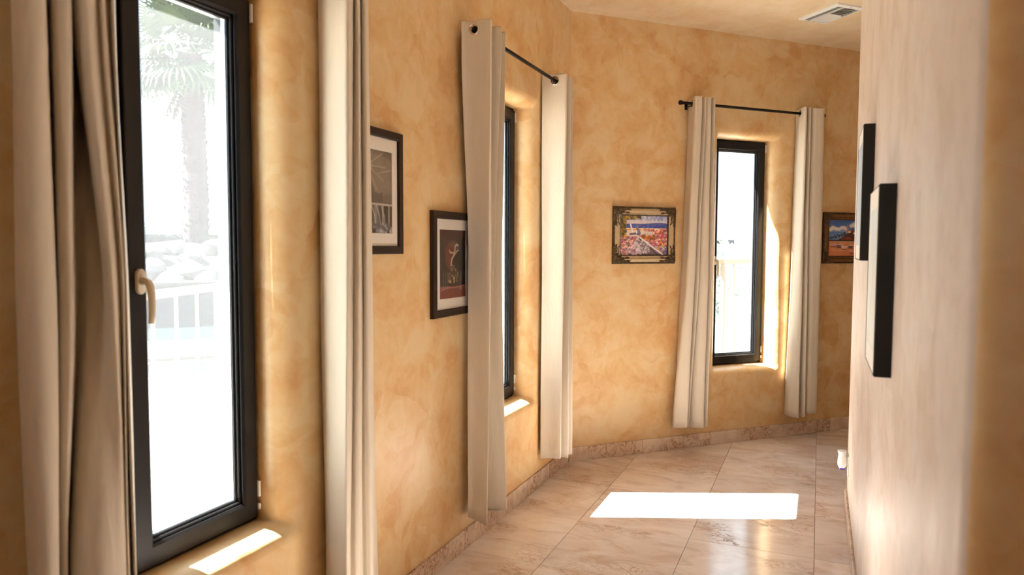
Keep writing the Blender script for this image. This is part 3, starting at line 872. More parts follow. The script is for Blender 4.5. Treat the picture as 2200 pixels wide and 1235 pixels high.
def art_beach():         # fishing boats on a sandy bay below a church
    A = Art(120, 104, (60, 96, 170)); A.u = A.u*1.18
    A.mix(np.clip(A.v*1.6, 0, 1)*(A.v < .6), (120, 164, 214))
    for (x, y, r) in ((.05, .26, .10), (.14, .21, .10), (.24, .24, .09), (.33, .25, .08), (.42, .21, .09), (.50, .20, .08), (.55, .24, .08), (.74, .15, .10), (.82, .11, .11), (.90, .16, .12)):
        A.blob(x, y, r, r*.75, (232, 226, 216), .5, .95)
    A.mix(((A.v > .25) & (A.v < .32) & (A.u < .6))*.35, (232, 226, 216))
    A.poly([(.42, .50), (.52, .42), (.62, .36), (.80, .34), (1, .30), (1, .60), (.2, .60)], (66, 36, 34))
    A.poly([(.44, .47), (.70, .46), (.80, .56), (.40, .58)], (150, 62, 50), .8)
    A.poly([(.57, .36), (.59, .16), (.605, .09), (.63, .16), (.655, .36)], (206, 128, 120))
    A.poly([(.62, .36), (.63, .30), (.72, .30), (.72, .36)], (232, 196, 170))
    A.poly([(.70, .36), (.74, .26), (.775, .20), (.82, .26), (.86, .30), (.86, .36)], (112, 62, 56))
    A.poly([(.80, .34), (.92, .32), (.94, .38), (.80, .38)], (222, 190, 170))
    for x in (.05, .10, .15, .20, .24, .28, .33, .36, .42, .46, .50, .53):
        y = .51-.26*x + .03*sin(x*60)
        A.line([(x, y), (x, .56)], .006, (44, 30, 34)); A.blob(x, y, .035, .03, (26, 24, 34), .6)
    A.mix(((A.v > .545) & (A.v < .585))*1.0, (58, 34, 34)); A.mix(((A.v > .585) & (A.v < .60))*.9, (196, 176, 160))
    A.mix((A.v > .60)*1.0, (220, 152, 112)); A.mix((A.v > .60)*np.clip(vnoise(104, 120, 8, 3)*1.3-.3, 0, .6), (204, 120, 82))
    A.mix((A.v > .86)*.5, (206, 112, 66))
    for (x, y, l_, c) in ((.16, .70, .16, (206, 150, 140)), (.34, .72, .13, (84, 96, 140)), (.52, .77, .15, (222, 190, 180)), (.72, .74, .14, (90, 70, 80)), (.78, .90, .16, (196, 104, 96)), (.97, .78, .12, (210, 180, 160))):
        A.poly([(x-l_*.62, y-.035), (x+l_*.62, y-.03), (x+l_*.45, y+.03), (x-l_*.40, y+.035)], c)
        A.line([(x-l_*.5, y+.045), (x+l_*.5, y+.042)], .012, (110, 48, 36), .8)
        A.line([(x-l_*.62, y-.035), (x+l_*.62, y-.03)], .006, (240, 224, 210), .9)
    return A
def art_pale(seed, tint):      # seen only at a grazing angle: soft pale print
    A = Art(24, 30, (200, 204, 206)); A.mix(vnoise(30, 24, 7, seed), tint)
    return A

def print_mesh(A, x0, x1, z0, z1, y):
    """grid in (along, off, z); row 0 of the art is the top, along grows to the viewer's right"""
    h, w = A.h, A.w
    mb = MB()
    vs = []
    for j in range(h+1):
        for i in range(w+1):
            vs.append((x0 + (x1-x0)*i/w, y, z1 - (z1-z0)*j/h))
    fs = [(j*(w+1)+i, (j+1)*(w+1)+i, (j+1)*(w+1)+i+1, j*(w+1)+i+1) for j in range(h) for i in range(w)]
    mb.add(vs, fs)
    return mb
def add_print(A, x0, x1, z0, z1, y, M, parent, name='artwork'):
    mb = print_mesh(A, x0, x1, z0, z1, y); tf(mb, M)
    o = mb.build(name, MAT['print'], parent)
    at = o.data.color_attributes.new('print', 'FLOAT_COLOR', 'CORNER')
    lin = srgb(A.a).reshape(-1, 3)
    rgba = np.ones((len(lin), 4, 4)); rgba[:, :, :3] = lin[:, None, :]
    at.data.foreach_set('color', rgba.reshape(-1).astype(np.float32))
    return o

def simple_frame(M, a0, a1, z0, z1, fw, depth, mat, matw, art, label, name='framed_picture'):
    root = empty(name); tag(root, label, 'picture')
    mb = ring_rail(MB(), a0, a1, z0, z1, fw, 0.0006, depth, 0.004); tf(mb, M); mb.build('frame', mat, root, fix=True)
    mb = MB()
    i0, i1, j0, j1 = a0+fw+matw[0], a1-fw-matw[0], z0+fw+matw[1], z1-fw-matw[1]
    # mat board with a window cut in it
    ring_rail(mb, a0+fw-.002, a1-fw+.002, z0+fw-.002, z1-fw+.002, 0.001, 0.004, 0.0085, 0.0002)
    mb = MB()
    O = [(a0+fw-.001, z0+fw-.001), (a1-fw+.001, z0+fw-.001), (a1-fw+.001, z1-fw+.001), (a0+fw-.001, z1-fw+.001)]
    I = [(i0, j0), (i1, j0), (i1, j1), (i0, j1)]; I2 = [(i0+.0015, j0+.0015), (i1-.0015, j0+.0015), (i1-.0015, j1-.0015), (i0+.0015, j1-.0015)]
    vs = [(p[0], .010, p[1]) for p in O] + [(p[0], .010, p[1]) for p in I] + [(p[0], .008, p[1]) for p in I2]
    fs = [(k, 4+k, 4+(k+1) % 4, (k+1) % 4) for k in range(4)] + [(4+k, 8+k, 8+(k+1) % 4, 4+(k+1) % 4) for k in range(4)]
    mb.add(vs, fs); tf(mb, M); mb.build('mat_board', MAT['mat_board'], root)
    add_print(art, i0, i1, j0, j1, .0082, M, root)
    mb = MB(); mb.box((a0+fw-.001, depth-.009, z0+fw-.001), (a1-fw+.001, depth-.007, z1-fw+.001)); tf(mb, M); mb.build('glazing', MAT['glazing'], root)
    return root
simple_frame(M_LEFT, 2.155, 2.549, 1.505, 2.003, .034, .020, MAT['dark_wood'], (.036, .050), art_moon(), 'dark framed black-and-white waterfall and moon print, half behind a curtain')
simple_frame(M_LEFT, 2.797, 3.212, 1.206, 1.702, .036, .022, MAT['dark_wood'], (.040, .048), art_tree(), 'dark framed red print of a pale twisted tree')
# the right wall's along axis runs towards the camera for its viewer, so mirror it
M_RT = Matrix(((0, -1, 0, RX), (1, 0, 0, 0), (0, 0, 1, 0), (0, 0, 0, 1)))
def deep_frame(M, a0, a1, z0, z1, depth, art, label):
    root = empty('framed_picture'); tag(root, label, 'picture')
    mb = ring_rail(MB(), a0, a1, z0, z1, .005, 0.0006, depth, 0.001); tf(mb, M); mb.build('frame', MAT['black_frame'], root, fix=True)
    mb = MB(); mb.box((a0+.004, depth-.012, z0+.004), (a1-.004, depth-.0014, z1-.004)); tf(mb, M); mb.build('mat_board', MAT['mat_board'], root)
    add_print(art, a0+.05, a1-.05, z0+.06, z1-.06, depth-.0010, M, root)
deep_frame(M_RT, 2.13, 2.50, 1.188, 1.708, .044, art_pale(3, (226, 228, 220)), 'deep black picture frame on the right wall, lower and nearer of the two')
deep_frame(M_RT, 3.07, 3.44, 1.488, 2.015, .042, art_pale(5, (150, 166, 196)), 'deep black picture frame on the right wall, higher and farther of the two')

def profile_frame(root, M, a0, a1, z0, z1, prof, mat, name):
    """prof: (inset, off) pairs swept round the rectangle"""
    vs = []; fs = []
    for d, y in prof:
        vs += [(a0+d, y, z0+d), (a1-d, y, z0+d), (a1-d, y, z1-d), (a0+d, y, z1-d)]
    for i in range(len(prof)-1):
        for k in range(4):
            k2 = (k+1) % 4
            fs.append((i*4+k, (i+1)*4+k, (i+1)*4+k2, i*4+k2))
    mb = MB(); mb.add(vs, fs); tf(mb, M)
    return mb.build(name, mat, root, fix=True)
def corner_leaf(size, seed):
    """acanthus-like corner ornament in a corner's own axes: x, z away from the corner, y out of the frame"""
    R_ = random.Random(seed); mb = MB()
    def leaf(p, ang, ln, wd, hgt):
        d = Vector((cos(ang), 0, sin(ang))); s = Vector((-sin(ang), 0, cos(ang)))
        vs = []; n = 5
        for k in range(n+1):
            t = k/n; ww = wd*sin(pi*min(1, t*.9+.12))*(1-.2*t); c = Vector(p) + d*ln*t
            vs += [c - s*ww, c + Vector((0, hgt*sin(pi*(t*.8+.15)), 0)), c + s*ww]
        fs = []
        for k in range(n):
            fs += [(3*k, 3*k+3, 3*k+4, 3*k+1), (3*k+1, 3*k+4, 3*k+5, 3*k+2)]
        mb.add(vs, fs, True)
    def knob(p, r):
        bm = bmesh.new(); bmesh.ops.create_icosphere(bm, subdivisions=1, radius=r)
        mb.bm(bm, True, Matrix.Translation(p))
    for t in (0.05, .2, .36, .52, .7, .84):
        for sgn in (0, 1):
            x, z = (size*t, .012) if sgn == 0 else (.012, size*t)
            a = (0 if sgn == 0 else pi/2)
            wdt = .026*(1-.5*t)
            leaf((x, .0, z+.0), a + (.5 if sgn == 0 else -.5), size*.30, wdt*.6, .010)
            leaf((x, .0, z+.002), a + (-.25 if sgn == 0 else .25), size*.24, wdt*.5, .008)
            x2, z2 = (size*t*.8+.02, .036) if sgn == 0 else (.036, size*t*.8+.02)
            leaf((x2, .0, z2), a + R_.uniform(-.7, .7), size*.22, wdt*.5, .009)
    leaf((.008, 0, .008), pi/4, size*.68, .022, .016)
    leaf((.03, 0, .012), pi/7, size*.55, .016, .014); leaf((.012, 0, .03), pi/2-pi/7, size*.55, .016, .014)
    for p, r in (((.020, .008, .020), .007), ((.044, .008, .028), .005), ((.028, .008, .044), .005), ((.06, .006, .016), .004), ((.016, .006, .06), .004)):
        knob(p, r)
    return mb

def ornate(M, a0, a1, z0, z1, bw, pm, om, art, label, osz, line_mat):
    root = empty('framed_picture'); tag(root, label, 'picture')
    profile_frame(root, M, a0, a1, z0, z1, [(0, .001), (0, .018), (.004, .022), (.010, .022), (.013, .017)], line_mat, 'outer_edge')
    profile_frame(root, M, a0, a1, z0, z1, [(.012, .016), (.016, .020), (.028, .027), (.036, .027), (.040, .021)], pm, 'frame')
    profile_frame(root, M, a0, a1, z0, z1, [(.039, .020), (.043, .014), (.047, .014), (bw-.014, .019), (bw-.009, .017)], pm, 'inner_moulding')
    profile_frame(root, M, a0, a1, z0, z1, [(bw-.010, .017), (bw-.006, .019), (bw-.003, .016), (bw, .006)], line_mat, 'inner_lip')
    profile_frame(root, M, a0, a1, z0, z1, [(.002, .0008), (bw+.01, .0008), (bw+.01, .005)], line_mat, 'backing')
    # beads round the outer edge
    mb = MB()
    n1 = int((a1-a0)/.0105); n2 = int((z1-z0)/.0105)
    pts = [(a0+.007+(a1-a0-.014)*k/n1, z) for k in range(n1+1) for z in (z0+.007, z1-.007)] + [(a, z0+.007+(z1-z0-.014)*k/n2) for k in range(1, n2) for a in (a0+.007, a1-.007)]
    for a, z in pts:
        s = .0042
        mb.add([(a-s, .0215, z), (a, .0215, z-s), (a+s, .0215, z), (a, .0215, z+s), (a, .0262, z)], [(0, 1, 4), (1, 2, 4), (2, 3, 4), (3, 0, 4)], True)
    tf(mb, M); bd = mb.build('beading', om, root, fix=False); tag(bd, kind='stuff')
    for (ca, cz, sx, sz) in ((a0, z0, 1, 1), (a1, z0, -1, 1), (a0, z1, 1, -1), (a1, z1, -1, -1)):
        mb = corner_leaf(osz, 5)
        mb.v = [(ca + sx*p[0], .0235 + p[1], cz + sz*p[2]) for p in mb.v]
        if sx*sz < 0: mb.f = [list(reversed(f)) for f in mb.f]
        tf(mb, M); mb.build('corner_ornament', om, root)
    add_print(art, a0+bw-.001, a1-bw+.001, z0+bw-.001, z1-bw+.001, .007, M, root)
    return root
ornate(M_FAR, .346, .873, 1.417, 1.833, .066, MAT['gold'], MAT['antique'], art_garden(), 'gilt framed painting of a flower-lined path to the sea, with ornate dark corners', .135, MAT['antique'])
ornate(M_FAR, 2.315, 2.842, 1.410, 1.832, .064, MAT['brown_gold'], MAT['brown_dark'], art_beach(), 'brown framed painting of boats on a beach below a church', .095, MAT['brown_dark'])

# ------------------------------------------------------------------ ceiling vent, outlet, air freshener
vr = empty('air_vent', (.031, 5.486, CEIL), -pi/4)
tag(vr, 'white louvred air vent in the ceiling', 'vent')
# local x = long side (towards the camera's right/near), y = short side, z down is negative
def vpart(mb, name, mat): return mb.build(name, mat, vr)
lw, lh = .178, .128
O = [(-lw, -lh), (lw, -lh), (lw, lh), (-lw, lh)]; I = [(-lw+.028, -lh+.028), (lw-.028, -lh+.028), (lw-.028, lh-.028), (-lw+.028, lh-.028)]
mb = MB()
vs = [(p[0], p[1], -.0005) for p in O] + [(p[0]*.985, p[1]*.98, -.010) for p in O] + [(p[0], p[1], -.016) for p in I] + [(p[0], p[1], -.001) for p in I]
fs = [(4*i+k, 4*(i+1)+k, 4*(i+1)+(k+1) % 4, 4*i+(k+1) % 4) for i in range(3) for k in range(4)]
mb.add(vs, fs); vfr = mb.build('vent_frame', MAT['white'], vr, fix=True)
mb = MB(); mb.box((-lw+.02, -lh+.02, -.0022), (lw-.02, lh-.02, -.0008)); vpart(mb, 'duct_backing', simple('duct_dark', (.05, .035, .025), .8))
iw, ih = lw-.028, lh-.028
mb = MB(); mb.box((-iw, -ih+.058, -.016), (iw, -ih+.064, -.002)); vpart(mb, 'divider', MAT['white'])
def slat(p0, p1, tilt, wd=.014):
    p0 = Vector(p0); p1 = Vector(p1); d = (p1-p0).normalized(); s = Vector((-d.y, d.x, 0))
    a = s*(wd/2*cos(tilt)) + Vector((0, 0, wd/2*sin(tilt))); t = Vector((0, 0, 1)).cross(d)*0 + Vector((0, 0, .0009))
    mb = MB()
    vs = [p0-a-t, p1-a-t, p1+a-t, p0+a-t, p0-a+t, p1-a+t, p1+a+t, p0+a+t]
    mb.add(vs, [(3,2,1,0),(4,5,6,7),(0,1,5,4),(1,2,6,5),(2,3,7,6),(3,0,4,7)])
    return vpart(mb, 'slat', MAT['white'])
for k in range(3): slat((-iw, -ih+.012+.018*k, -.010), (iw, -ih+.012+.018*k, -.010), .75, .011)
nS = 12
for k in range(nS):
    x = -iw + (k+.5)*2*iw/nS
    slat((x, -ih+.064, -.010), (x, ih, -.010), (-.75 if k < nS//2 else .75), .0135)
for x, y in ((-lw+.013, 0), (lw-.013, 0)):
    mb = MB(); mb.lathe([(.0035, -.012), (.0035, -.0155), (.001, -.0162)], 8, Matrix.Translation((x, y, 0))); vpart(mb, 'screw', MAT['alu'])

op = empty('wall_outlet', (RX, 4.46, .285)); tag(op, 'white wall outlet plate low on the pale right wall', 'outlet')
mb = MB(); mb.box((-.006, -.036, -.060), (-.0003, .036, .060), .002); mb.build('cover_plate', MAT['white'], op)
for z in (-.028, .020):
    mb = MB(); mb.box((-.0078, -.017, z-.014), (-.0058, .017, z+.014), .0008); mb.build('socket', MAT['white'], op)
mb = MB(); mb.lathe([(.003, 0), (.003, .0012), (.001, .0018)], 8, Matrix.Translation((-.0058, 0, -.004)) @ Matrix.Rotation(-pi/2, 4, 'Y')); mb.build('screw', MAT['alu'], op)
af = empty('air_freshener', (RX-.008, 4.46, .31)); tag(af, 'white plug-in air freshener with purple oil in the low outlet', 'air freshener')
mb = MB()
def oval(z, cx_, rx, ry): return [(cx_+rx*cos(2*pi*k/20), ry*sin(2*pi*k/20), z) for k in range(20)]
rings = [oval(-.034, -.026, .018, .020), oval(-.030, -.026, .024, .025), oval(-.012, -.026, .0255, .027), oval(.010, -.026, .0245, .026), oval(.030, -.026, .0215, .023), oval(.042, -.026, .0225, .024), oval(.054, -.028, .0255, .027), oval(.058, -.028, .0255, .027), oval(.056, -.028, .021, .022), oval(.040, -.027, .016, .018)]
vs = [p for r_ in rings for p in r_]
fs = [(i*20+k, i*20+(k+1) % 20, (i+1)*20+(k+1) % 20, (i+1)*20+k) for i in range(len(rings)-1) for k in range(20)]
fs += [tuple(range(19, -1, -1)), tuple((len(rings)-1)*20+k for k in range(20))]
mb.add(vs, fs, True); mb.build('housing', MAT['white'], af)
mb = MB(); mb.lathe([(.010, -.052), (.0165, -.050), (.0185, -.042), (.0175, -.030), (.012, -.024)], 18, Matrix.Translation((-.028, 0, 0))); mb.build('oil_bottle', simple('clear_vial', (.80, .78, .86), .08), af)
mb = MB(); mb.lathe([(.0105, -.0532), (.0172, -.0512), (.0190, -.046), (.0186, -.041)], 18, Matrix.Translation((-.028, 0, 0))); mb.build('oil', MAT['purple'], af)
mb = MB(); mb.box((-.012, -.014, -.022), (.0003, .014, .018), .002); mb.build('plug', MAT['white'], af)

# ------------------------------------------------------------------ outdoors
def outdoor(name, a, bcol, rough=0.8, scale=3.0, spec=0.2):
    m, nt, b, o = new_mat(name); L = nt.links
    tc = N(nt, 'ShaderNodeNewGeometry'); n = N(nt, 'ShaderNodeTexNoise', Scale=scale, Detail=6.0, Roughness=0.6)
    L.new(tc.outputs['Position'], n.inputs['Vector'])
    r = ramp(nt, [(0.35, a), (0.65, bcol)]); L.new(n.outputs['Fac'], r.inputs[0]); L.new(r.outputs[0], b.inputs['Base Color'])
    b.inputs['Roughness'].default_value = rough; b.inputs['Specular IOR Level'].default_value = spec
    return m
MAT['ground'] = outdoor('pale_paving', (0.42, 0.40, 0.37), (0.48, 0.46, 0.43), .9, 0.8)
MAT['trunk'] = outdoor('palm_bark', (0.022, 0.013, 0.014), (0.050, 0.034, 0.036), .9, 9.0, 0.05)
MAT['frond'] = outdoor('palm_frond', (0.028, 0.044, 0.022), (0.055, 0.072, 0.032), .6, 2.0, 0.05)
MAT['frond_dry'] = outdoor('dry_frond', (0.05, 0.038, 0.03), (0.07, 0.052, 0.042), .8, 3.0, 0.05)
MAT['bush'] = outdoor('bush_leaf', (0.028, 0.042, 0.028), (0.05, 0.065, 0.042), .7, 6.0, 0.05)
MAT['rock'] = outdoor('sunlit_boulder', (0.045, 0.038, 0.036), (0.09, 0.080, 0.076), .85, 2.2, 0.05)
MAT['earth'] = outdoor('dry_earth', (0.04, 0.036, 0.032), (0.06, 0.054, 0.048), .95, 1.0, 0.02)
MAT['rail'] = simple('cream_rail', (0.12, 0.115, 0.112), 0.5, 0, 0.1)
MAT['water'] = simple('pool_water', (0.012, 0.019, 0.020), 0.08, 0, 0.1)
MAT['pool_wall'] = outdoor('pool_stone', (0.016, 0.018, 0.020), (0.022, 0.025, 0.028), .7, 2.0, 0.05)
MAT['coping'] = outdoor('pool_coping', (0.030, 0.026, 0.024), (0.04, 0.035, 0.032), .8, 2.0, 0.05)

GZ = -0.12
prism('ground', [(-90, -60), (60, -60), (60, 120), (-90, 120)], GZ-0.3, GZ, MAT['ground'])

E1 = Vector((-0.742, 0.670, 0)); E2 = Vector((0.670, 0.742, 0))
def at(D, l, z=GZ): return E1*D + E2*l + Vector((0, 0, z))

# pool fence: runs along outside the windows
fence = empty('pool_fence', (-3.3, 3.0, GZ)); tag(fence, 'pale metal railing with upright bars outside the windows', 'fence')
FT = Matrix.Translation(-Vector((-3.3, 3.0, GZ)))
line = [Vector((-2.45, 0.917, 0)), Vector((-3.391, 3.305, 0)), Vector((-3.72, 4.14, 0)), Vector((-3.05, 5.05, 0)), Vector((-0.83, 6.90, 0)), Vector((0.75, 8.22, 0))]
tops = [1.31, 1.31, 1.31, 1.36, 1.43, 1.43]
bar_me = MB(); bar_me.box((-.0075, -.0075, 0), (.0075, .0075, 1.0)); bar_me = bar_me.mesh('baluster'); bar_me.materials.append(MAT['rail'])
for k in range(len(line)-1):
    a, b_ = line[k], line[k+1]; za, zb = tops[k], tops[k+1]
    d = (b_-a); ln = d.length; d.normalize(); s = Vector((-d.y, d.x, 0))
    for (h0, h1, w_) in ((-.042, 0.0, .024), (None, None, .018)):
        mb = MB()
        q = []
        for p, zt in ((a, za), (b_, zb)):
            lo, hi = (zt+h0, zt+h1) if h0 is not None else (GZ+.07, GZ+.10)
            q += [p - s*w_ + Vector((0, 0, lo)), p + s*w_ + Vector((0, 0, lo)), p + s*w_ + Vector((0, 0, hi)), p - s*w_ + Vector((0, 0, hi))]
        mb.add(q, [(0,1,2,3),(7,6,5,4),(0,4,5,1),(1,5,6,2),(2,6,7,3),(3,7,4,0)])
        tf(mb, FT); mb.build('rail', MAT['rail'], fence, fix=True)
    n = max(1, int(round(ln/.235)))
    for i in range(n):
        p = a + d*(ln*(i+.5)/n); zt = za + (zb-za)*(i+.5)/n - .04
        o = link('baluster', bar_me, None, fence); o.location = FT @ Vector((p.x, p.y, GZ+.09)); o.scale = (1, 1, zt-GZ-.09); o.rotation_euler = (0, 0, atan2(d.y, d.x))
    mb = MB(); p = a
    mb.box((p.x-.025, p.y-.025, GZ), (p.x+.025, p.y+.025, za+.001)); tf(mb, FT); mb.build('post', MAT['rail'], fence)

# swimming pool: raised stone wall, water, coping
pool = empty('swimming_pool', at(14.5, 0)); tag(pool, 'swimming pool with raised stone wall below the boulder bank', 'pool')
PT = Matrix.Translation(-pool.location)
def obox(D0, D1, l0, l1, z0, z1):
    mb = MB()
    q = [at(D0, l0, z0), at(D1, l0, z0), at(D1, l1, z0), at(D0, l1, z0), at(D0, l0, z1), at(D1, l0, z1), at(D1, l1, z1), at(D0, l1, z1)]
    mb.add(q, [(3,2,1,0),(4,5,6,7),(0,1,5,4),(1,2,6,5),(2,3,7,6),(3,0,4,7)])
    tf(mb, PT); return mb
obox(16.2, 16.7, -8, 4.6, GZ-.2, .72).build('stone_wall', MAT['pool_wall'], pool, fix=True)
obox(16.05, 16.75, -8, 4.6, .72, .79).build('wall_coping', MAT['coping'], pool, fix=True)
obox(13.7, 16.2, -8, 4.6, GZ-.1, GZ+.015).build('water', MAT['water'], pool, fix=True)
obox(11.25, 11.65, -8, 4.6, GZ-.1, GZ+.05).build('coping', MAT['coping'], pool, fix=True)
obox(10.0, 11.0, -8, 4.6, GZ-.1, GZ+.012).build('spa_water', MAT['water'], pool, fix=True)
# low garden wall on the bank
gw = obox(33.5, 33.9, -30, 30, 1.2, 2.05); tf(gw, PT.inverted()); o = gw.build('garden_wall', MAT['coping'], fix=True); tag(o, 'low pale garden wall behind the palm trunk', 'wall', kind='thing')
# bank of earth and boulders
mb = MB(); nb = 40; vs = []; fs = []
rb = random.Random(4)
hs = [(20.0, GZ-.05), (22.0, .55), (24.0, 1.15), (27.0, 1.55), (31.0, 1.75), (60.0, 2.0)]
for i, (D, z) in enumerate(hs):
    for k in range(nb+1):
        vs.append(at(D + (rb.uniform(-.3, .3) if 0 < i < 5 else 0), -32 + 64*k/nb, z + (rb.uniform(-.12, .12) if 0 < i < 5 else 0)))
for i in range(len(hs)-1):
    for k in range(nb): fs.append((i*(nb+1)+k, i*(nb+1)+k+1, (i+1)*(nb+1)+k+1, (i+1)*(nb+1)+k))
mb.add(vs, fs, True); o = mb.build('ground_bank', MAT['earth'], fix=True); tag(o, kind='structure')
def rock_mesh(seed):
    bm = bmesh.new(); bmesh.ops.create_icosphere(bm, subdivisions=2, radius=1)
    r_ = random.Random(seed); ax = [Vector((r_.uniform(-1, 1), r_.uniform(-1, 1), r_.uniform(-1, 1))).normalized() for _ in range(7)]
    for v in bm.verts:
        for a in ax:
            dd = v.co.dot(a)
            if dd > .72: v.co -= a*(dd-.72)
    mb = MB(); mb.bm(bm, False); me = mb.mesh('boulder'); me.materials.append(MAT['rock']); return me
rocks = [rock_mesh(s) for s in range(6)]
rr = random.Random(11)
def bank_z(D):
    for (d0, z0), (d1, z1) in zip(hs[:-1], hs[1:]):
        if d0 <= D <= d1: return z0 + (z1-z0)*(D-d0)/(d1-d0)
    return GZ
k = 0
for row, (D, cnt, sz) in enumerate(((20.3, 9, .47), (21.4, 9, .47), (22.5, 9, .46), (23.6, 8, .47), (24.7, 8, .46))):
    for i in range(cnt):
        l = -5.0 + 8.9*(i + .5*(row % 2))/cnt; d2 = D + rr.uniform(-.06, .06)
        if 1.2 < l < 3.3 and row > 1: continue
        o = link('boulder', rocks[k % 6], None); k += 1
        s = sz*rr.uniform(.85, 1.0)
        o.scale = (s*rr.uniform(.9, 1.05), s*rr.uniform(.9, 1.05), s*rr.uniform(.7, 1.0)); o.rotation_euler = (rr.uniform(-.3, .3), rr.uniform(-.3, .3), rr.uniform(0, 6))
        o.location = at(d2, l, bank_z(d2) + .12)
        r3 = 0 if row == 0 else (2 if row == 4 else 1)
        tag(o, ('pale boulder in the lowest row, just above the pool wall', 'pale boulder in the middle of the heaped bank', 'pale boulder in the top row, near the foot of the palm')[r3], 'boulder', ('boulders just above the pool wall', 'boulders in the middle of the bank', 'boulders near the foot of the palm')[r3])

# fan palms
def fan_mesh(seed):
    r_ = random.Random(seed); mb = MB()
    mb.tube([(0, 0, 0), (.5, 0, .06), (1.1, 0, .04)], [.03, .022, .014], 5)
    n = 26
    for k in range(n):
        a = radians(-115 + 230*k/(n-1)); ln = (1.15 - .30*abs(a)/2.0)*r_.uniform(.9, 1.08)
        d = Vector((cos(a), sin(a), 0)); s = Vector((-sin(a), cos(a), 0)); c = Vector((1.08, 0, .04))
        p1 = c + d*ln*.55 + Vector((0, 0, .05)); p2 = c + d*ln*.85 + Vector((0, 0, -.08)); p3 = c + d*ln + Vector((0, 0, -.30))
        mb.add([c, p1 - s*.045, p1 + s*.045, p1 + Vector((0, 0, .03)), p2 - s*.025, p2 + s*.025, p3], [(0, 1, 3), (0, 3, 2), (1, 4, 3), (3, 4, 5), (3, 5, 2), (4, 6, 5)], True)
    return mb.mesh('frond')
fans = [fan_mesh(s) for s in range(4)]
for me in fans: me.materials.append(MAT['frond'])
dry = [fan_mesh(s+20) for s in range(2)]
for me in dry: me.materials.append(MAT['frond_dry'])
def trunk_mb(h, r0, r1, seed):
    r_ = random.Random(seed); mb = MB()
    n = 46; pts = []; rs = []
    for i in range(n+1):
        t = i/n
        pts.append((.05*sin(t*4), .04*sin(t*3+1), h*t)); rs.append((r0 + (r1-r0)*t)*(1 + .05*((i % 2)*2-1)) * (1.25 if t < .02 else 1) * (1 + .12*max(0, t-.85)/.15))
    mb.tube(pts, rs, 18)
    # leaf-base boots
    for i in range(260):
        z = r_.uniform(.1, h*.99); t = z/h; a = r_.uniform(0, 2*pi); r = (r0 + (r1-r0)*t)
        c = Vector((.05*sin(t*4) + r*cos(a)*.98, .04*sin(t*3+1) + r*sin(a)*.98, z)); o_ = Vector((cos(a), sin(a), 0)); s = Vector((-sin(a), cos(a), 0))
        mb.add([c - s*.06, c + s*.06, c + o_*.06 + s*.03 + Vector((0, 0, .14)), c + o_*.06 - s*.03 + Vector((0, 0, .14)), c + Vector((0, 0, .16))], [(0, 1, 2, 3), (3, 2, 4), (0, 3, 4), (1, 4, 2)])
    return mb
def fan_palm(loc, h, r0, r1, nf, label, seed, hang=()):
    root = empty('fan_palm', loc); tag(root, label, 'palm tree')
    trunk_mb(h, r0, r1, seed).build('trunk', MAT['trunk'], root, fix=True)
    r_ = random.Random(seed)
    for i in range(nf):
        o = link('frond', fans[i % 4], None, root)
        el = radians(r_.choice([70, 50, 35, 20, 5, -10, -25, -40]) + r_.uniform(-9, 9)); az = i*2.399 + r_.uniform(-.2, .2)
        o.location = (.05, .03, h - .1 + .25*sin(el)); o.rotation_euler = (r_.uniform(-.3, .3), -el, az); s = r_.uniform(1.1, 1.4); o.scale = (s, s, s)
    for az, el, dz in hang:
        o = link('dry_frond', dry[0], None, root); o.location = (.05, .03, h - dz); o.rotation_euler = (0, -el, az); o.scale = (1.1, 0.55, 1.1)
    return root
az_left = atan2(-E2.y, -E2.x)
fan_palm(at(27.4, 0.15, 1.45), 6.75, .42, .36, 44, 'tall fan palm with a shaggy trunk beyond the pool', 3, hang=((az_left, radians(-66), .35), (az_left+.25, radians(-72), .5)))
# a young feather palm and a cactus clump left of the trunk
fp = empty('feather_palm', at(31.0, -2.0, 1.7)); tag(fp, 'low feather palm with arching leaves beside the tall palm', 'palm plant')
def feather(seed):
    r_ = random.Random(seed); mb = MB(); pts = []
    for i in range(9):
        t = i/8; pts.append(Vector((2.1*t, 0, 1.9*t - 1.75*t*t)))
    mb.tube(pts, [.03*(1-.8*i/8) for i in range(9)], 5)
    for i in range(1, 9):
        for q in range(3):
            f = (i-1+q/3)/8; c = Vector((2.1*f, 0, 1.9*f - 1.75*f*f))
            for sg in (-1, 1):
                e = c + Vector((.22, sg*.42*(1-.4*f), -.16)); mb.add([c, c + Vector((.05, 0, 0)), e], [(0, 1, 2)])
    return mb.mesh('frond')
fe_me = feather(2); fe_me.materials.append(MAT['frond'])
for i in range(16):
    o = link('frond', fe_me, None, fp); s = rr.uniform(.8, 1.1); o.scale = (s, s, s*rr.uniform(.8, 1.5)); o.rotation_euler = (0, 0, i*2.4); o.location = (0, 0, .1)
cactus = MB()
for dx, h in ((-.55, 1.9), (-.25, 1.3), (.1, 1.6), (.5, 1.1), (.85, .9)):
    cactus.lathe([(.13, 0), (.17, .2), (.17, h-.2), (.12, h-.05), (.03, h)], 10, Matrix.Translation((dx*.67, dx*.74, 0)))
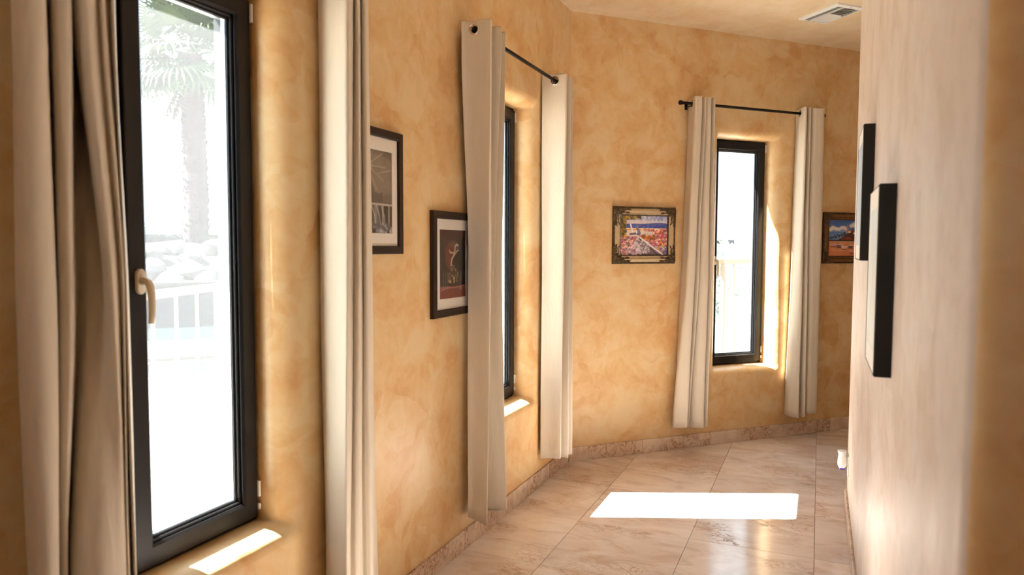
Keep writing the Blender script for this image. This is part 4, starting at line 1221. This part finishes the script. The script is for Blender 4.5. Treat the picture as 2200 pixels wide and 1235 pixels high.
o = cactus.build('cactus', MAT['bush']); o.location = at(28.0, -4.4, 1.55); tag(o, 'column cactus clump on the bank left of the tall palm', 'cactus')
def leaf_bush(name, loc, size, n, label, seed, mat):
    r_ = random.Random(seed); root = empty(name, loc); tag(root, label, 'bush')
    mb = MB()
    for i in range(n):
        d = Vector((r_.gauss(0, 1), r_.gauss(0, 1), r_.gauss(0, 1))).normalized()*(r_.random()**.4)
        c = Vector((d.x*size[0], d.y*size[1], size[2]*(1+d.z)))
        a = Vector((r_.uniform(-1, 1), r_.uniform(-1, 1), r_.uniform(-1, 1))).normalized(); b2 = a.orthogonal().normalized(); ls = r_.uniform(.5, 1)*.13
        mb.add([c - a*ls, c + b2*ls*.45, c + a*ls, c - b2*ls*.45], [(0, 1, 2, 3)])
    f = mb.build('foliage', mat, root); tag(f, kind='stuff')
    mb = MB()
    for i in range(5): mb.tube([(0, 0, 0), (r_.uniform(-.4, .4)*size[0], r_.uniform(-.4, .4)*size[1], size[2]*1.2)], [.03, .012], 5)
    mb.build('stem', MAT['trunk'], root)
    return root
leaf_bush('leafy_bush', at(23.3, 2.25, 0.75), (.55, .55, .95), 900, 'leafy bush on the bank right of the tall palm', 5, MAT['bush'])
MAT['glare_bush'] = outdoor('glare_bush_leaf', (0.20, 0.22, 0.19), (0.26, 0.28, 0.24), .7, 6.0, 0.05)  # bush leaf lightened: outdoor glare painted into the colour
leaf_bush('leafy_bush', (-2.35, 16.2, GZ), (0.9, 0.9, 1.0), 1100, 'round bush, leaves lightened for glare, seen through the farthest window', 8, MAT['glare_bush'])
# terrace wall outside the farthest window
mb = MB(); mb.box((-6, 17.6, GZ), (4.5, 18.0, 1.05)); mb.box((-6, 17.55, 1.05), (4.5, 18.05, 1.12)); mb.box((-4.0, 22, GZ), (0.2, 26, 3.1)); 
mb2 = MB(); mb2.box((-4.2, 17.6, GZ), (4.5, 18.0, 1.05), .01); o = mb2.build('terrace_wall', MAT['ground']); tag(o, 'pale terrace wall beyond the bush outside the farthest window', 'wall', kind='thing')
